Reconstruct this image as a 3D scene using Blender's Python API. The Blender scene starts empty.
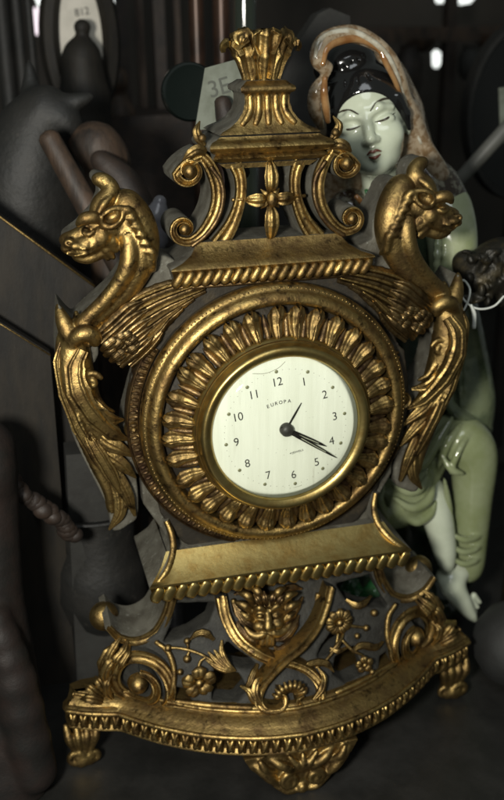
import bpy, bmesh, math, random
import numpy as np
from mathutils import Matrix, Vector
random.seed(7); rng = np.random.default_rng(7)
scene = bpy.context.scene
COL = scene.collection
PI = math.pi

# ---------------------------------------------------------------- camera (millimetres; dial centre = origin, table at TZ)
TZ = -214.0
FPX, DIST = 1000.0, 558.24
AZ, EL, ROLL = (math.radians(a) for a in (14.156, 20.886, -0.85))
DV = np.array([-math.sin(AZ)*math.cos(EL), -math.cos(AZ)*math.cos(EL), math.sin(EL)])
CAM = np.array([-9.21, 0, 4.18]) + DIST*DV
FW = -DV
CR = np.cross(FW, [0, 0, 1.0]); CR /= np.linalg.norm(CR); CU = np.cross(CR, FW)
CR, CU = math.cos(ROLL)*CR + math.sin(ROLL)*CU, -math.sin(ROLL)*CR + math.cos(ROLL)*CU

def W(p):                                   # millimetres -> world metres
    return Vector((p[0]*.001, p[1]*.001, (p[2]-TZ)*.001))
cam = bpy.data.objects.new('camera', bpy.data.cameras.new('camera')); COL.objects.link(cam)
m3 = Matrix((CR, CU, -FW)).transposed().to_4x4()
m3.translation = W(CAM); cam.matrix_world = m3
cam.data.sensor_fit = 'VERTICAL'; cam.data.sensor_height = 36; cam.data.sensor_width = 36
cam.data.lens = FPX/800*36
cam.data.clip_start = .01; cam.data.clip_end = 50
cam.data.dof.use_dof = True; cam.data.dof.focus_distance = .50; cam.data.dof.aperture_fstop = 9
scene.camera = cam

# ---------------------------------------------------------------- light
world = bpy.data.worlds.new('World'); scene.world = world; world.use_nodes = True
bg = world.node_tree.nodes['Background']
bg.inputs[0].default_value = (.80, .90, .84, 1); bg.inputs[1].default_value = .115
def area(name, pos, target, size, power, color):
    d = bpy.data.lights.new(name, 'AREA'); d.shape = 'DISK'; d.size = size; d.energy = power; d.color = color
    o = bpy.data.objects.new(name, d); COL.objects.link(o)
    o.location = W(pos); o.rotation_euler = (W(target)-W(pos)).to_track_quat('-Z', 'Y').to_euler()
    return o
area('flash_lamp', (-262, -500, 205), (0, 0, 0), .07, 4.3, (1.0, .97, .88))
area('window_lamp', (-120, -620, 820), (0, 0, -40), .55, 2.3, (.92, .97, 1.0))
scene.view_settings.view_transform = 'Standard'; scene.view_settings.look = 'None'
scene.view_settings.exposure = 0; scene.view_settings.gamma = 1

# ---------------------------------------------------------------- photo point -> place at depth y
def at(px, py, y=0.0):
    D = FW + CR*(px-252)/FPX - CU*(py-400)/FPX
    t = (y-CAM[1])/D[1]
    return CAM + t*D
def atz(px, py, z):
    D = FW + CR*(px-252)/FPX - CU*(py-400)/FPX
    return CAM + (z-CAM[2])/D[2]*D
def L(pts, y=0.0):
    return np.array([at(p[0], p[1], p[2] if len(p) > 2 else y) for p in pts])
def cr(P, n=8):                              # Catmull-Rom
    P = np.asarray(P, float); Q = np.vstack([2*P[0]-P[1], P, 2*P[-1]-P[-2]]); out = []
    for i in range(1, len(Q)-2):
        a, b, c, d = Q[i-1], Q[i], Q[i+1], Q[i+2]
        for t in np.linspace(0, 1, n, endpoint=False):
            out.append(.5*((2*b)+(-a+c)*t+(2*a-5*b+4*c-d)*t*t+(-a+3*b-3*c+d)*t**3))
    out.append(Q[-2]); return np.array(out)
def interp(vals, n):
    vals = np.asarray(vals, float)
    return np.interp(np.linspace(0, 1, n), np.linspace(0, 1, len(vals)), vals)
def arcpath(c, r0, r1, a0, a1, n=40, y=None, g=1.0):      # spiral in the front plane, degrees, anticlockwise positive
    y = c[1] if y is None else y; t = np.linspace(0, 1, n); a = np.radians(a0+(a1-a0)*t); r = r0+(r1-r0)*t**g
    return np.stack([c[0]+r*np.cos(a), np.full(n, y), c[2]+r*np.sin(a)], -1)

# ---------------------------------------------------------------- mesh collector
class MB:
    def __init__(s): s.V = []; s.F = []; s.M = []; s.n = 0
    def add(s, V, F, mi=0):
        V = np.asarray(V, float)
        if isinstance(F, np.ndarray): F = (F+s.n).tolist()
        else: F = [[i+s.n for i in f] for f in F]
        s.V.append(V); s.F += F; s.M += (list(mi) if hasattr(mi, '__len__') else [mi]*len(F)); s.n += len(V); return s
    def join(s, o, mi=None):
        for_v = np.vstack(o.V); s.add(for_v, [list(f) for f in o.F], o.M if mi is None else mi); return s
    def mirror(s):
        o = MB(); V = np.vstack(s.V).copy(); V[:, 0] *= -1
        o.add(V, [f[::-1] for f in s.F], s.M); return o
def grid_faces(nu, nv, closed_v=False):
    F = []
    for i in range(nu-1):
        for j in range(nv if closed_v else nv-1):
            k = (j+1) % nv; F.append([i*nv+j, i*nv+k, (i+1)*nv+k, (i+1)*nv+j])
    return F
def frames(P, up):
    T = np.gradient(P, axis=0); T /= np.linalg.norm(T, axis=1)[:, None]+1e-9
    up = np.broadcast_to(np.asarray(up, float), P.shape)
    S = np.cross(T, up); S /= np.linalg.norm(S, axis=1)[:, None]+1e-9
    return T, S, np.cross(S, T)
def tube(P, R, n=10, up=(0, -1, 0), fu=1.0, fn=1.0, caps=True):
    P = np.asarray(P, float); R = interp(R, len(P)) if hasattr(R, '__len__') else np.full(len(P), float(R))
    T, S, N = frames(P, up)
    if caps:
        P = np.vstack([P[0]-T[0]*R[0]*.55, P[0]-T[0]*R[0]*.35, P, P[-1]+T[-1]*R[-1]*.35, P[-1]+T[-1]*R[-1]*.55])
        R = np.concatenate([[R[0]*.05, R[0]*.7], R, [R[-1]*.7, R[-1]*.05]])
        S = np.vstack([S[:1], S[:1], S, S[-1:], S[-1:]]); N = np.vstack([N[:1], N[:1], N, N[-1:], N[-1:]])
    a = np.linspace(0, 2*PI, n, endpoint=False)
    V = P[:, None]+R[:, None, None]*(S[:, None]*(fu*np.cos(a))[None, :, None]+N[:, None]*(fn*np.sin(a))[None, :, None])
    m = len(P); F = grid_faces(m, n, True); F = [f[::-1] for f in F]
    F.append(list(range(n))); F.append(list(range((m-1)*n, m*n))[::-1])
    o = MB(); o.add(V.reshape(-1, 3), F); return o
MOULD = [(-1, 26, 1), (-1, .3, 1), (-.82, -1.4, 0), (-.55, -1.5, 0), (-.38, .3, 0), (0, .9, 0), (.38, .3, 0), (.55, -1.5, 0), (.82, -1.4, 0), (1, .3, 1), (1, 26, 1)]
FLATP = [(-1, 26, 1), (-1, .2, 1), (-.7, -1, 0), (0, -1.6, 0), (.7, -1, 0), (1, .2, 1), (1, 26, 1)]
def ribbon(P, width, prof=MOULD, depth=None, relief=1.0):
    """moulded band running along P in the front plane, going back in depth; material 0 front, 1 sides"""
    P = np.asarray(P, float); w = interp(width, len(P))/2
    T = np.gradient(P, axis=0); T[:, 1] = 0; T /= np.linalg.norm(T, axis=1)[:, None]+1e-9
    S = np.stack([T[:, 2], 0*T[:, 0], -T[:, 0]], -1)
    pr = [(s, (y if y < 10 else (depth or y))*(relief if y < 10 else 1), m) for s, y, m in prof]; n = len(pr)
    V = np.zeros((len(P), n, 3))
    for j, (s, y, m) in enumerate(pr):
        V[:, j] = P+S*(w*s)[:, None]; V[:, j, 1] += y
    F = []; M = []
    for i in range(len(P)-1):
        for j in range(n):
            k = (j+1) % n; F.append([i*n+j, (i+1)*n+j, (i+1)*n+k, i*n+k]); M.append(1 if (pr[j][2] and pr[k][2]) else 0)
    F.append(list(range(n))); M.append(1); F.append([(len(P)-1)*n+j for j in range(n)][::-1]); M.append(1)
    o = MB(); o.add(V.reshape(-1, 3), F, M); return o
def lathe(prof, c=(0, 0, 0), n=96, mods=None, close=False):       # about the y axis, profile (r, y)
    a = np.linspace(0, 2*PI, n, endpoint=False); V = []
    for r, y in prof: V.append(np.stack([c[0]+r*np.cos(a), np.full(n, c[1]+y), c[2]+r*np.sin(a)], -1))
    m = len(prof); F = grid_faces(m, n, True)
    o = MB(); o.add(np.vstack(V), F); return o
def lathez(prof, c=(0, 0, 0), n=48, sx=1.0, sy=1.0):              # about the vertical axis, profile (r, z)
    a = np.linspace(0, 2*PI, n, endpoint=False); V = []
    for r, z in prof: V.append(np.stack([c[0]+sx*r*np.cos(a), c[1]+sy*r*np.sin(a), np.full(n, c[2]+z)], -1))
    F = grid_faces(len(prof), n, True); m = len(prof)
    F.append(list(range(n))[::-1]); F.append(list(range((m-1)*n, m*n)))
    o = MB(); o.add(np.vstack(V), F); return o
def loft(levels, nx=9, ny=5, front=0, other=1, fcut=-.35):          # rectangular rings (z, half width, y front, y back)
    V = []
    for z, hx, yf, yb in levels:
        ring = [(x, yf) for x in np.linspace(-hx, hx, nx)]+[(hx, y) for y in np.linspace(yf, yb, ny)[1:]]
        ring += [(x, yb) for x in np.linspace(hx, -hx, nx)[1:]]+[(-hx, y) for y in np.linspace(yb, yf, ny)[1:-1]]
        V.append(np.array([(x, y, z) for x, y in ring]))
    n = len(V[0]); A = np.vstack(V); F = grid_faces(len(V), n, True)
    up = levels[-1][0] > levels[0][0]
    if not up: F = [f[::-1] for f in F]
    lo, hi = list(range(n)), list(range((len(V)-1)*n, len(V)*n))
    F.append(lo[::-1] if up else lo); F.append(hi if up else hi[::-1])
    M = []
    for k, f in enumerate(F):
        p = A[f]; nn = np.cross(p[1]-p[0], p[2]-p[0]) if len(f) > 4 else np.cross(p[2]-p[0], p[3]-p[1]); nn /= np.linalg.norm(nn)+1e-9
        M.append(front if nn[1] < fcut else other)
    o = MB(); o.add(A, F, M); return o
def ell(c, r, R=None, nu=12, nv=16, pw=1.0):
    th = np.linspace(0.02, PI-.02, nu); ph = np.linspace(0, 2*PI, nv, endpoint=False)
    V = np.stack([np.sin(th)[:, None]*np.cos(ph), np.sin(th)[:, None]*np.sin(ph), np.cos(th)[:, None]+0*ph], -1).reshape(-1, 3)
    if pw != 1: V = np.sign(V)*np.abs(V)**pw
    V = V*np.asarray(r if hasattr(r, '__len__') else (r, r, r))
    if R is not None: V = V@np.asarray(R).T
    F = grid_faces(nu, nv, True); F = [f[::-1] for f in F]+[list(range(nv)), list(range((nu-1)*nv, nu*nv))[::-1]]
    o = MB(); o.add(V+np.asarray(c), F); return o
def leaf(P, up, width, bulge=.5, vein=.35, lobes=0, lamp=.25, ribs=0, ramp=.1, thick=.9, nu=13):
    """a thick carved leaf along P; width = list of full widths"""
    P = np.asarray(P, float); n = len(P); w = interp(width, n)/2; T, S, N = frames(P, up)
    v = np.linspace(0, 1, n); u = np.linspace(-1, 1, nu)
    if lobes: w = w*(1-lamp*np.abs(np.sin(PI*lobes*v))**.7*(v < .96))
    h = bulge*(1-np.abs(u)**2.2)-vein*np.exp(-(u/.16)**2)
    if ribs: h = h+ramp*np.cos(u*PI*ribs)
    H = w[:, None]*h[None, :]
    top = P[:, None]+S[:, None]*(w[:, None]*u[None, :])[..., None]+N[:, None]*H[..., None]
    bot = P[:, None]+S[:, None]*(w[:, None]*u[None, :]*.96)[..., None]+N[:, None]*(np.minimum(H, 0)*.3-thick)[..., None]
    ring = np.concatenate([top, bot[:, ::-1]], 1); m = 2*nu
    F = grid_faces(n, m, True); F = [f[::-1] for f in F]
    F.append(list(range(m))); F.append(list(range((n-1)*m, n*m))[::-1])
    F = [f[::-1] for f in F]
    o = MB(); o.add(ring.reshape(-1, 3), F); return o
def box(c, s, R=None):
    V = np.array([(x, y, z) for x in (-1, 1) for y in (-1, 1) for z in (-1, 1)], float)*np.asarray(s)/2
    if R is not None: V = V@np.asarray(R).T
    o = MB(); o.add(V+np.asarray(c), [[0, 1, 3, 2], [4, 6, 7, 5], [0, 4, 5, 1], [2, 3, 7, 6], [0, 2, 6, 4], [1, 5, 7, 3]]); return o
def prism(poly, thick):                     # outline at its own depth, extruded backwards
    P = np.asarray(poly, float); n = len(P); B = P.copy(); B[:, 1] += thick
    F = [list(range(n)), list(range(n, 2*n))[::-1]]+[[i, i+n, (i+1) % n+n, (i+1) % n] for i in range(n)]
    o = MB(); o.add(np.vstack([P, B]), F); return o
def rotm(ax, deg): return np.array(Matrix.Rotation(math.radians(deg), 3, ax))

# ---------------------------------------------------------------- carving: signed distance field + surface nets
class Sculpt:
    def __init__(s, h=.8): s.h = h; s.ops = []; s.nodes = None
    def _a(s, kind, lo, hi, k, sub, *a): s.ops.append((kind, np.asarray(lo, float), np.asarray(hi, float), k, sub, a)); return s
    def cap(s, a, b, ra, rb=None, k=2.0, fy=1.0, sub=False):
        rb = ra if rb is None else rb; a = np.asarray(a, float); b = np.asarray(b, float); r = max(ra, rb)
        return s._a('cap', np.minimum(a, b)-r, np.maximum(a, b)+r, k, sub, a, b, ra, rb, fy)
    def chain(s, P, R, k=2.0, fy=1.0, sub=False, n=0):
        P = np.asarray(P, float)
        if n: P = cr(P, n)
        R = interp(R, len(P)) if hasattr(R, '__len__') else np.full(len(P), float(R))
        for i in range(len(P)-1): s.cap(P[i], P[i+1], R[i], R[i+1], k if i == 0 or k < 1 else min(k, 3), fy, sub)
        return s
    def ell(s, c, r, k=2.0, R=None, sub=False):
        r = np.asarray(r if hasattr(r, '__len__') else (r, r, r), float); c = np.asarray(c, float)
        R = np.eye(3) if R is None else np.asarray(R); e = np.sqrt(((R*r)**2).sum(1))
        return s._a('ell', c-e, c+e, k, sub, c, r, R)
    def slab(s, poly, y0, y1, k=.5, sub=False, rnd=0.0):
        P = np.asarray(poly, float); q = P[:, [0, 2]]
        return s._a('slab', (q[:, 0].min()-rnd, y0, q[:, 1].min()-rnd), (q[:, 0].max()+rnd, y1, q[:, 1].max()+rnd), k, sub, q, y0, y1, rnd)
    def bar(s, P, R, y0, y1, k=.5, n=6, sub=False):               # chain of capsules in the front plane, extruded in depth
        P = np.asarray(P, float); P = cr(P, n) if n and len(P) > 1 else P
        R = interp(R, len(P)) if hasattr(R, '__len__') else np.full(len(P), float(R))
        q = P[:, [0, 2]]; r = R.max()
        return s._a('bar', (q[:, 0].min()-r, y0, q[:, 1].min()-r), (q[:, 0].max()+r, y1, q[:, 1].max()+r), k, sub, q, R, y0, y1)
    def field(s):
        h = s.h; lo = np.min([o[1] for o in s.ops if not o[4]], 0)-4*h; hi = np.max([o[2] for o in s.ops if not o[4]], 0)+4*h
        n = np.ceil((hi-lo)/h).astype(int)+1; F = np.full(n, 50.0, np.float32); s.lo = lo
        ax = [(lo[i]+h*np.arange(n[i])).astype(np.float32) for i in range(3)]
        for kind, a0, b0, k, sub, a in s.ops:
            pad = k+4*h
            i0 = np.clip(np.floor((a0-pad-lo)/h).astype(int), 0, n); i1 = np.clip(np.ceil((b0+pad-lo)/h).astype(int)+1, 0, n)
            if (i1 <= i0).any(): continue
            x = ax[0][i0[0]:i1[0]][:, None, None]; y = ax[1][i0[1]:i1[1]][None, :, None]; z = ax[2][i0[2]:i1[2]][None, None, :]
            if kind == 'cap':
                pa, pb, ra, rb, fy = a; d = pb-pa; dy = d[1]/fy; L2 = d[0]**2+dy**2+d[2]**2+1e-9
                X, Y, Z = x-pa[0], (y-pa[1])/fy, z-pa[2]
                t = np.clip((X*d[0]+Y*dy+Z*d[2])/L2, 0, 1)
                D = np.sqrt((X-t*d[0])**2+(Y-t*dy)**2+(Z-t*d[2])**2)-(ra+(rb-ra)*t)
            elif kind == 'ell':
                c, r, R = a; X, Y, Z = x-c[0], y-c[1], z-c[2]
                q = [(X*R[0, i]+Y*R[1, i]+Z*R[2, i]) for i in range(3)]
                k0 = np.sqrt(sum((q[i]/r[i])**2 for i in range(3))); k1 = np.sqrt(sum((q[i]/r[i]**2)**2 for i in range(3)))+1e-6
                D = k0*(k0-1)/k1
            else:
                X, Z = x[:, 0, :], z[:, 0, :]
                if kind == 'slab':
                    q, y0, y1, rnd = a; D2 = np.full((X.shape[0], Z.shape[1]), 1e9, np.float32); sg = np.ones_like(D2)
                    for i in range(len(q)):
                        p, e = q[i], q[i-1]-q[i]; wx, wz = X-p[0], Z-p[1]
                        t = np.clip((wx*e[0]+wz*e[1])/(e@e+1e-9), 0, 1)
                        D2 = np.minimum(D2, (wx-e[0]*t)**2+(wz-e[1]*t)**2)
                        c1 = Z >= p[1]; c2 = Z < q[i-1][1]; c3 = e[0]*wz > e[1]*wx
                        sg = np.where((c1 & c2 & c3) | (~c1 & ~c2 & ~c3), -sg, sg)
                    D2 = sg*np.sqrt(D2)-rnd
                else:
                    q, R, y0, y1 = a; D2 = np.full((X.shape[0], Z.shape[1]), 1e9, np.float32)
                    for i in range(len(q)-1):
                        e = q[i+1]-q[i]; wx, wz = X-q[i][0], Z-q[i][1]; t = np.clip((wx*e[0]+wz*e[1])/(e@e+1e-9), 0, 1)
                        D2 = np.minimum(D2, np.sqrt((wx-e[0]*t)**2+(wz-e[1]*t)**2)-(R[i]+(R[i+1]-R[i])*t))
                D = np.maximum(D2[:, None, :], np.abs(y-(y0+y1)/2)-abs(y1-y0)/2)
            D = D.astype(np.float32); G = F[i0[0]:i1[0], i0[1]:i1[1], i0[2]:i1[2]]
            if sub:
                D = -D; hh = np.maximum(k-np.abs(G-D), 0)/max(k, 1e-6); G[...] = np.maximum(G, D)+hh*hh*k*.25
            else:
                hh = np.maximum(k-np.abs(G-D), 0)/max(k, 1e-6); G[...] = np.minimum(G, D)-hh*hh*k*.25
        s.F = F; return F
    def mesh(s, smooth=1):
        F = s.field(); h = s.h; S = F < 0; n = np.array(F.shape)
        sl = lambda o: tuple(slice(o[i], n[i]-1+o[i]) for i in range(3))
        cs = [(i, j, k) for i in (0, 1) for j in (0, 1) for k in (0, 1)]
        cnt = sum(S[sl(c)].astype(np.int8) for c in cs); mask = (cnt > 0) & (cnt < 8)
        idx = np.full(mask.shape, -1, np.int64); ijk = np.argwhere(mask); idx[mask] = np.arange(len(ijk))
        P = np.zeros((len(ijk), 3)); Wt = np.zeros(len(ijk))
        for a in cs:
            for d in range(3):
                if a[d]: continue
                b = list(a); b[d] = 1
                va = F[ijk[:, 0]+a[0], ijk[:, 1]+a[1], ijk[:, 2]+a[2]]; vb = F[ijk[:, 0]+b[0], ijk[:, 1]+b[1], ijk[:, 2]+b[2]]
                c = (va < 0) != (vb < 0); t = va[c]/(va[c]-vb[c])
                q = np.tile(np.array(a, float), (c.sum(), 1)); q[:, d] += t; P[c] += q; Wt[c] += 1
        V = (ijk+P/Wt[:, None])*h+s.lo; Q = []
        for d in range(3):
            e, g = (d+1) % 3, (d+2) % 3
            A = np.swapaxes(S, 0, d) if d else S
            s0 = [slice(None)]*3; s1 = [slice(None)]*3; s0[d] = slice(0, n[d]-1); s1[d] = slice(1, n[d])
            ch = S[tuple(s0)] != S[tuple(s1)]; I = np.argwhere(ch)
            I = I[(I[:, e] > 0) & (I[:, g] > 0) & (I[:, e] < n[e]-1) & (I[:, g] < n[g]-1)]
            def cell(de, dg):
                J = I.copy(); J[:, e] += de; J[:, g] += dg; return idx[J[:, 0], J[:, 1], J[:, 2]]
            q = np.stack([cell(-1, -1), cell(0, -1), cell(0, 0), cell(-1, 0)], -1)
            ins = S[I[:, 0], I[:, 1], I[:, 2]]; q[~ins] = q[~ins][:, ::-1]; Q.append(q[(q >= 0).all(1)])
        Q = np.vstack(Q); E = np.vstack([Q[:, [0, 1]], Q[:, [1, 2]], Q[:, [2, 3]], Q[:, [3, 0]]]); nv = len(V)
        deg = np.bincount(E[:, 0], minlength=nv)+np.bincount(E[:, 1], minlength=nv)
        for lam in ([.5, -.52]*smooth):
            A = np.stack([np.bincount(E[:, 0], V[E[:, 1], i], nv)+np.bincount(E[:, 1], V[E[:, 0], i], nv) for i in range(3)], -1)/np.maximum(deg, 1)[:, None]
            V = V+lam*(A-V)
        o = MB(); o.add(V, Q); return o
    def hit(s, p, d, far=60.0):                # march from p along d to the surface
        p = np.asarray(p, float); d = np.asarray(d, float); d = d/np.linalg.norm(d); t = 0.0
        while t < far:
            q = np.round((p+d*t-s.lo)/s.h).astype(int)
            if (q >= 0).all() and (q < s.F.shape).all() and s.F[tuple(q)] < 0: return p+d*t
            t += .3
        return None

# ---------------------------------------------------------------- objects
LOC = {}
def obj(name, mb, mats, parent=None, loc=None, label=None, cat=None, group=None, kind=None, flat=False):
    V = np.vstack(mb.V); lo, hi = V.min(0), V.max(0)
    o0 = np.array(loc, float) if loc is not None else ((lo+hi)/2 if parent is not None else np.array([(lo[0]+hi[0])/2, (lo[1]+hi[1])/2, lo[2]]))
    me = bpy.data.meshes.new(name); me.from_pydata(((V-o0)*.001).tolist(), [], mb.F)
    mats = mats if isinstance(mats, (list, tuple)) else [mats]
    for m in mats: me.materials.append(m)
    me.polygons.foreach_set('material_index', [min(i, len(mats)-1) for i in mb.M])
    if not flat: me.polygons.foreach_set('use_smooth', [True]*len(me.polygons))
    bm = bmesh.new(); bm.from_mesh(me); bmesh.ops.recalc_face_normals(bm, faces=bm.faces); bm.to_mesh(me); bm.free()
    me.update(); me.validate()
    if not flat:
        try: me.set_sharp_from_angle(angle=math.radians(flat_angle))
        except Exception: pass
    o = bpy.data.objects.new(name, me); COL.objects.link(o)
    LOC[o.name] = o0
    if parent is not None:
        o.parent = parent; o.location = (o0-LOC[parent.name])*.001
    else: o.location = W(o0)
    return tag(o, label, cat, group, kind)
flat_angle = 50
def tag(o, label=None, cat=None, group=None, kind=None):
    if label: o['label'] = label
    if cat: o['category'] = cat
    if group: o['group'] = group
    if kind: o['kind'] = kind
    return o
def thing(name, loc, label, cat, group=None):
    o = bpy.data.objects.new(name, None); COL.objects.link(o); o.empty_display_size = .02
    o.location = W(loc); LOC[o.name] = np.array(loc, float); return tag(o, label, cat, group)

# ---------------------------------------------------------------- materials
def mat(name, col, rough=.5, metal=0.0, col2=None, nscale=60.0, lo=.4, hi=.62, bump=0.0, bscale=300.0, coat=0.0, rough2=None, spec=.5, third=None, stretch=None):
    m = bpy.data.materials.new(name); m.use_nodes = True; nt = m.node_tree; b = nt.nodes['Principled BSDF']
    b.inputs['Roughness'].default_value = rough; b.inputs['Metallic'].default_value = metal
    b.inputs['Specular IOR Level'].default_value = spec
    if coat: b.inputs['Coat Weight'].default_value = coat; b.inputs['Coat Roughness'].default_value = .06
    b.inputs['Base Color'].default_value = (*col, 1)
    tc = nt.nodes.new('ShaderNodeTexCoord')
    def noise(sc, det=6, ro=.6):
        n = nt.nodes.new('ShaderNodeTexNoise'); n.inputs['Scale'].default_value = sc; n.inputs['Detail'].default_value = det
        n.inputs['Roughness'].default_value = ro
        if stretch:
            mp = nt.nodes.new('ShaderNodeMapping'); mp.inputs['Scale'].default_value = stretch; nt.links.new(tc.outputs['Object'], mp.inputs[0]); nt.links.new(mp.outputs[0], n.inputs['Vector'])
        else: nt.links.new(tc.outputs['Object'], n.inputs['Vector'])
        return n
    def ramp(src, a, b_):
        r = nt.nodes.new('ShaderNodeMapRange'); r.inputs[1].default_value = a; r.inputs[2].default_value = b_; nt.links.new(src, r.inputs[0]); return r
    last = None
    if col2:
        r = ramp(noise(nscale).outputs['Fac'], lo, hi); mx = nt.nodes.new('ShaderNodeMixRGB')
        mx.inputs[1].default_value = (*col, 1); mx.inputs[2].default_value = (*col2, 1); nt.links.new(r.outputs[0], mx.inputs[0]); last = mx
        if rough2 is not None:
            r2 = nt.nodes.new('ShaderNodeMapRange'); r2.inputs[3].default_value = rough; r2.inputs[4].default_value = rough2
            nt.links.new(r.outputs[0], r2.inputs[0]); nt.links.new(r2.outputs[0], b.inputs['Roughness'])
    if third:                                # (colour, scale, lo, hi) speckle of grime
        c3, sc, a, b_ = third; r = ramp(noise(sc, 8, .7).outputs['Fac'], a, b_); mx = nt.nodes.new('ShaderNodeMixRGB')
        if last: nt.links.new(last.outputs[0], mx.inputs[1])
        else: mx.inputs[1].default_value = (*col, 1)
        mx.inputs[2].default_value = (*c3, 1); nt.links.new(r.outputs[0], mx.inputs[0]); last = mx
    if last: nt.links.new(last.outputs[0], b.inputs['Base Color'])
    if bump:
        n = noise(bscale, 5, .65); bp = nt.nodes.new('ShaderNodeBump'); bp.inputs['Distance'].default_value = bump*.001; bp.inputs['Strength'].default_value = 1
        nt.links.new(n.outputs['Fac'], bp.inputs['Height']); nt.links.new(bp.outputs[0], b.inputs['Normal'])
    return m
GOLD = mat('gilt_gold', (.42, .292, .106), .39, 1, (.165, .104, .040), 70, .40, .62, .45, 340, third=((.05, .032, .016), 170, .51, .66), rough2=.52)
DGOLD = mat('worn_and_shaded_gilt', (.31, .215, .08), .44, 1, (.13, .083, .036), 95, .40, .66, .4, 380, third=((.035, .024, .012), 210, .54, .70), rough2=.54)  # worn gilt; its darker tone also stands in for shade on the right griffin
BRONZE = mat('brown_patina', (.21, .140, .062), .38, .95, (.055, .032, .018), 130, .4, .62, .4, 420, rough2=.55)
DARKM = mat('dark_patina', (.024, .020, .014), .6, .3, (.050, .038, .021), 120, .5, .72, .3, 420)
GREY = mat('dusty_grey_casting', (.112, .106, .083), .75, .15, (.050, .044, .031), 90, .35, .65, .35, 500, third=((.20, .20, .17), 300, .58, .72))
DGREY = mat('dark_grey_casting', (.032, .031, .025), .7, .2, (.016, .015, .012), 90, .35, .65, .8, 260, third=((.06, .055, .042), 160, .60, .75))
BRASS = mat('polished_brass', (.40, .305, .115), .36, 1, (.34, .23, .075), 120, .45, .65, .12, 300)

# ================================================================ table and back of the stall
TABLE = mat('black_table_top', (.012, .012, .011), .38, 0, (.022, .021, .019), 25, .4, .7, .25, 120, rough2=.55)
tb = MB(); tb.join(box((0, 350, TZ-12), (2600, 2000, 24)))
obj('table', tb, TABLE, label=None, kind='structure', flat=True)

# ================================================================ the clock
clock = thing('mantel_clock', (0, 0, TZ), 'ornate gilt mantel clock with a white dial, two winged griffins and an openwork base', 'clock')
# ---- casting behind everything (grey, seen as the dusty edge of every shape)
bd = Sculpt(1.0)
bd.slab(L([(172, 264), (366, 252), (378, 290), (392, 330), (398, 380), (160, 470), (150, 400), (150, 330), (166, 290)], 0), -6, 22, k=1)   # body behind the ring
bd.slab(arcpath((0, 0, 0), 66, 66, 0, 350, 60), -16, 22, k=2)
gl = []
def both(fn):                                # a stroke and its mirror image
    def run(P, *a, **k):
        P = np.asarray(P, float); fn(P, *a, **k); Q = P.copy(); Q[:, 0] *= -1; fn(Q, *a, **k)
    return run
bar2, slab2 = both(bd.bar), both(bd.slab)
bar2(L([(128, 214), (143, 240), (140, 266), (122, 293), (98, 315), (80, 332)]), [7.0, 7.4, 7.0, 6.2, 6, 6], -4, 24)        # neck
bar2(L([(72, 242), (86, 234), (108, 222), (126, 210)]), [4, 5, 9, 8], -4, 22)                                                        # head
bar2(L([(101, 212), (107, 196), (105, 184), (98, 179)]), [4.4, 4.2, 4, 3], -2, 16)
slab2(cr(L([(150, 250), (176, 262), (180, 300), (160, 340), (125, 350), (100, 340), (84, 330), (120, 300)]), 5), -4, 20, k=1)      # web behind the wing
slab2(cr(L([(58, 302), (72, 318), (92, 330), (98, 352), (88, 372), (92, 398), (110, 426), (126, 452), (136, 478), (137, 512), (128, 522), (112, 528), (107, 505), (90, 470), (72, 432), (60, 385), (56, 345)]), 4), -4, 22, k=1)
bar2(L([(150, 372), (140, 400), (134, 430), (140, 460)]), [7, 6, 6, 7], -4, 20)                                              # strap beside the hole
slab2(cr(L([(136, 440), (170, 480), (200, 530), (200, 550), (172, 545), (162, 528), (142, 500)]), 4), -6, 20, k=1)
for p in ([(103, 362), (116, 358), (127, 368), (126, 388), (119, 404), (110, 398), (103, 382)],):
    slab2(L(p), -40, 40, k=.8, sub=True)
casing = obj('back_casing', bd.mesh(2), GREY, clock)
bp_ = Sculpt(1.0); bp_.slab(arcpath((0, 0, 0), 80, 80, 0, 354, 90), -9, -3, k=1); bps = both(bp_.slab)
bps(cr(L([(176, 281), (271, 276), (271, 330), (185, 330), (172, 305)], -6), 4), -9, -4, k=3)
bps(cr(L([(130, 374), (150, 372), (160, 430), (150, 470), (134, 462), (128, 430)], -6), 4), -9, -4, k=3)
bps(cr(L([(150, 470), (200, 470), (271, 520), (275, 552), (215, 552), (182, 540), (160, 512)], -6), 4), -9, -4, k=3)
obj('front_plate', bp_.mesh(1), DARKM, clock)

# ---- finial
fb = MB(); fc = np.array([0, 8, 0.]); zb, zt = at(264, 80, -4)[2], at(264, 31, -8)[2]
Hf = zt-zb
for k in range(8):
    a = math.radians(-90+45*k); d = np.array([math.cos(a), math.sin(a), 0]); dd = np.array([1, .75, 0])
    if k == 0: rr, zz, ww = [8, 10, 11.5, 12.6, 14.2, 15.6, 15.8, 14.5], [0, .2, .42, .62, .84, .97, 1.0, .95], [9, 12, 13.5, 14, 13, 11, 7, 2]
    elif k in (2, 6): rr, zz, ww = [8, 9.5, 11.0, 13, 16, 18.6, 20, 19.8], [0, .22, .45, .62, .74, .74, .66, .56], [8, 12, 15, 16, 14, 11, 7, 2]
    elif k in (1, 7): rr, zz, ww = [8, 9.8, 11.2, 12.8, 15, 17.2, 18, 17.4], [0, .22, .44, .64, .80, .86, .80, .72], [8, 11, 12, 12.5, 12, 10, 7, 2]
    else: rr, zz, ww = [8, 9.5, 11, 12.2, 14, 16, 16.6, 16], [0, .22, .45, .62, .78, .86, .82, .74], [8, 11, 13, 13, 12, 10, 6, 2]
    P = cr([fc+d*r*dd+np.array([0, 0, zb+Hf*z_]) for r, z_ in zip(rr, zz)], 6)
    fb.join(leaf(P, d+np.array([0, 0, .25]), [w_*1.22 for w_ in ww], .24, .06, 3, .24, ribs=2, ramp=.17, thick=1.5, nu=25))
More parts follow.
